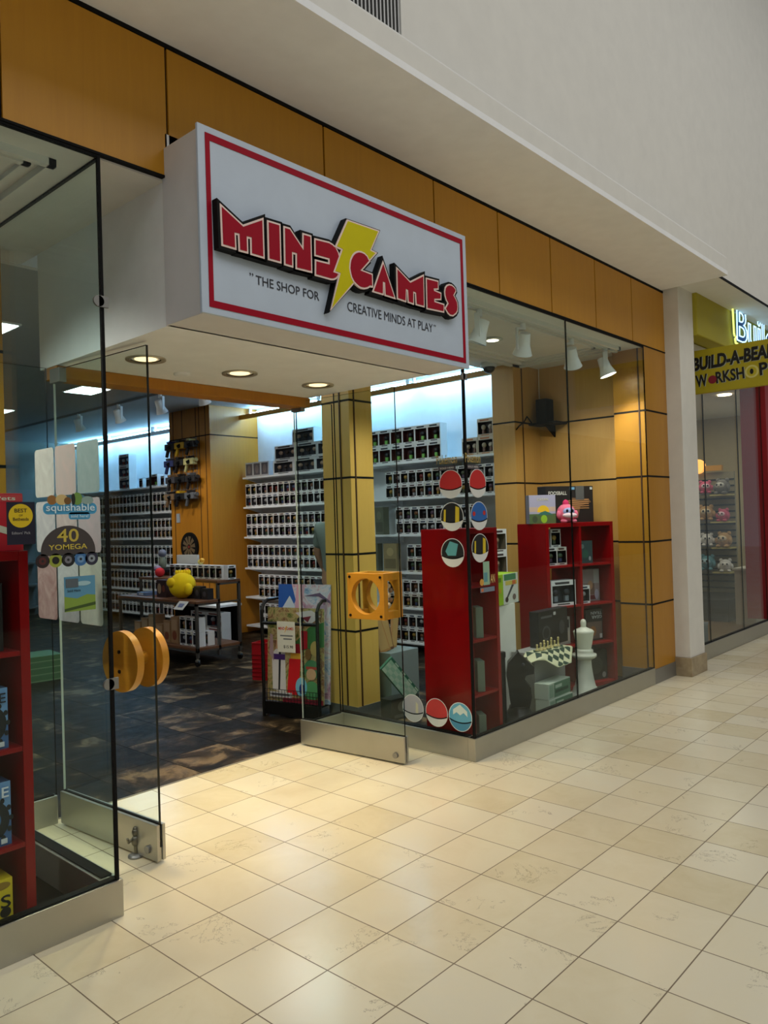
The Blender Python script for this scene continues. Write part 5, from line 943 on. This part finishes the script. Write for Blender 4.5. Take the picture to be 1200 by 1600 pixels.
# slat wall with plush toys
t = thing('slat_wall', 'dark slat wall display with plush toys in the neighbouring shop', 'display wall', (11.95, 1.3, 0)); q = MB(t.location); q.box(11.95, 12.0, .95, 2.6, .3, 2.1, M('slat_beige', (150, 140, 110), .7)); q.build('panel', t); q = MB(t.location)
for k in range(18): q.box(11.94, 11.955, .95, 2.6, .36+.095*k, .38+.095*k, BLACK)
q.build('slat', t)
for k, z in enumerate((.62, .98, 1.36, 1.76)): q = MB(t.location); q.box(11.68, 11.95, .95, 1.22, z-.02, z, C(206, 190, 120)); q.build('shelf', t)
q = MB((11.5, 1.4, 0)); q.box(10.9, 11.95, .75, 2.5, 0, .3, C(24, 20, 20)); tag(q.build('display_plinth', None, .01), 'low black plinth below the slat wall', 'plinth')
PLC = [((214, 206, 184), (230, 224, 206)), ((96, 150, 160), (170, 200, 206)), ((206, 90, 120), (240, 206, 214)), ((70, 66, 70), (190, 186, 180)), ((226, 222, 214), (240, 236, 226)), ((120, 116, 110), (200, 196, 186)), ((60, 60, 66), (220, 214, 210)), ((190, 150, 96), (226, 206, 170))]
pn_ = ['cream', 'teal', 'pink', 'charcoal', 'white', 'grey', 'black and white', 'tan']
k = 0
for r_, z in enumerate((.622, .982, 1.362, 1.762)):
    for c_ in range(4):
        k += 1; i = (r_*3+c_*5+4) % 8
        plush('plush_toy', '%s plush animal on the slat wall, %s row from bottom, %s from right' % (pn_[i], ORD[r_], ORD[c_]), (11.75, 1.05+.25*c_, z if c_ == 0 else z+.02), -PI/2+random.uniform(-.5, .5), .25+.05*((r_+c_) % 2), C(*PLC[i][0], .95), C(*PLC[i][1], .95), group='plush animals on the slat wall')
        if c_: 
            q = MB((11.9, 1.05+.25*c_, z)); q.cyl((11.66, 1.05+.25*c_, z+.018), (11.95, 1.05+.25*c_, z+.018), .008, STEELD); q.box(11.68, 11.92, .98+.25*c_, 1.12+.25*c_, z+.008, z+.02, STEELD); tag(q.build('display_bracket'), 'metal bracket under a plush animal, %s row from bottom, %s from right' % (ORD[r_], ORD[c_]), 'bracket', 'brackets on the slat wall')
t = thing('round_lamp', 'orange glowing round wall sign above the slat wall', 'lamp', (11.85, 1.52, 2.2)); q = MB(t.location); q.cyl((11.86, 1.46, 2.2), (11.95, 1.46, 2.2), .11, M('orange_glow', (255, 176, 84), .5, 0, 1.4), seg=28); q.build('disc', t); q = MB(t.location); q.box(11.88, 11.95, 1.1, 1.36, 2.12, 2.2, C(214, 150, 20)); q.build('arm', t)
q = MB((8.25, .32, 0)); q.box(7.98, 8.45, .16, .5, 0, .3, C(84, 90, 98)); q.box(7.975, 8.455, .155, .505, .3, .33, C(96, 102, 110)); tag(q.build('storage_trunk', None, .004), 'grey storage trunk behind the neighbouring shop glass', 'trunk')
plush('plush_toy', 'white and green plush animal sitting on the grey trunk', (8.12, .33, .33), -1.2, .26, C(206, 210, 200, .95), C(150, 170, 120, .95))
q = MB((11.9, .7, 0)); q.box(10.72, 12.6, .35, .6, 0, .72, C(196, 184, 160)); q.box(10.70, 12.62, .33, .62, .72, .75, C(210, 206, 190)); tag(q.build('counter', None, .004), 'low cream counter at the right end of the neighbouring shop', 'counter')
t = thing('wall_notice', 'tall white notice with dark red frame on the beige wall', 'notice', (13.59, 1.0, 1.7)); q = MB(t.location); q.box(13.58, 13.6, .92, 1.1, 1.5, 1.96, C(110, 20, 30)); q.build('frame', t); q = MB(t.location); q.box(13.575, 13.58, .95, 1.07, 1.54, 1.92, C(206, 196, 176)); q.build('sheet', t)
for k, x in enumerate((9.0, 10.9)):
    q = MB((x, .7, 3.1)); q.cyl((x, .7, 3.085), (x, .7, 3.1), .09, M('lamp_glow_soft', (255, 226, 180), .5, 0, 6), seg=20); tag(q.build('downlight'), '%s round downlight in the neighbouring shop ceiling' % ['nearer', 'farther'][k], 'ceiling light', 'neighbouring shop downlights')
l = area('neighbor_light', (11, 1.8, 3.05), (3, 2), 30, (1, .9, .74))
print('objects', len(bpy.data.objects), 'polys', sum(len(m.polygons) for m in bpy.data.meshes))
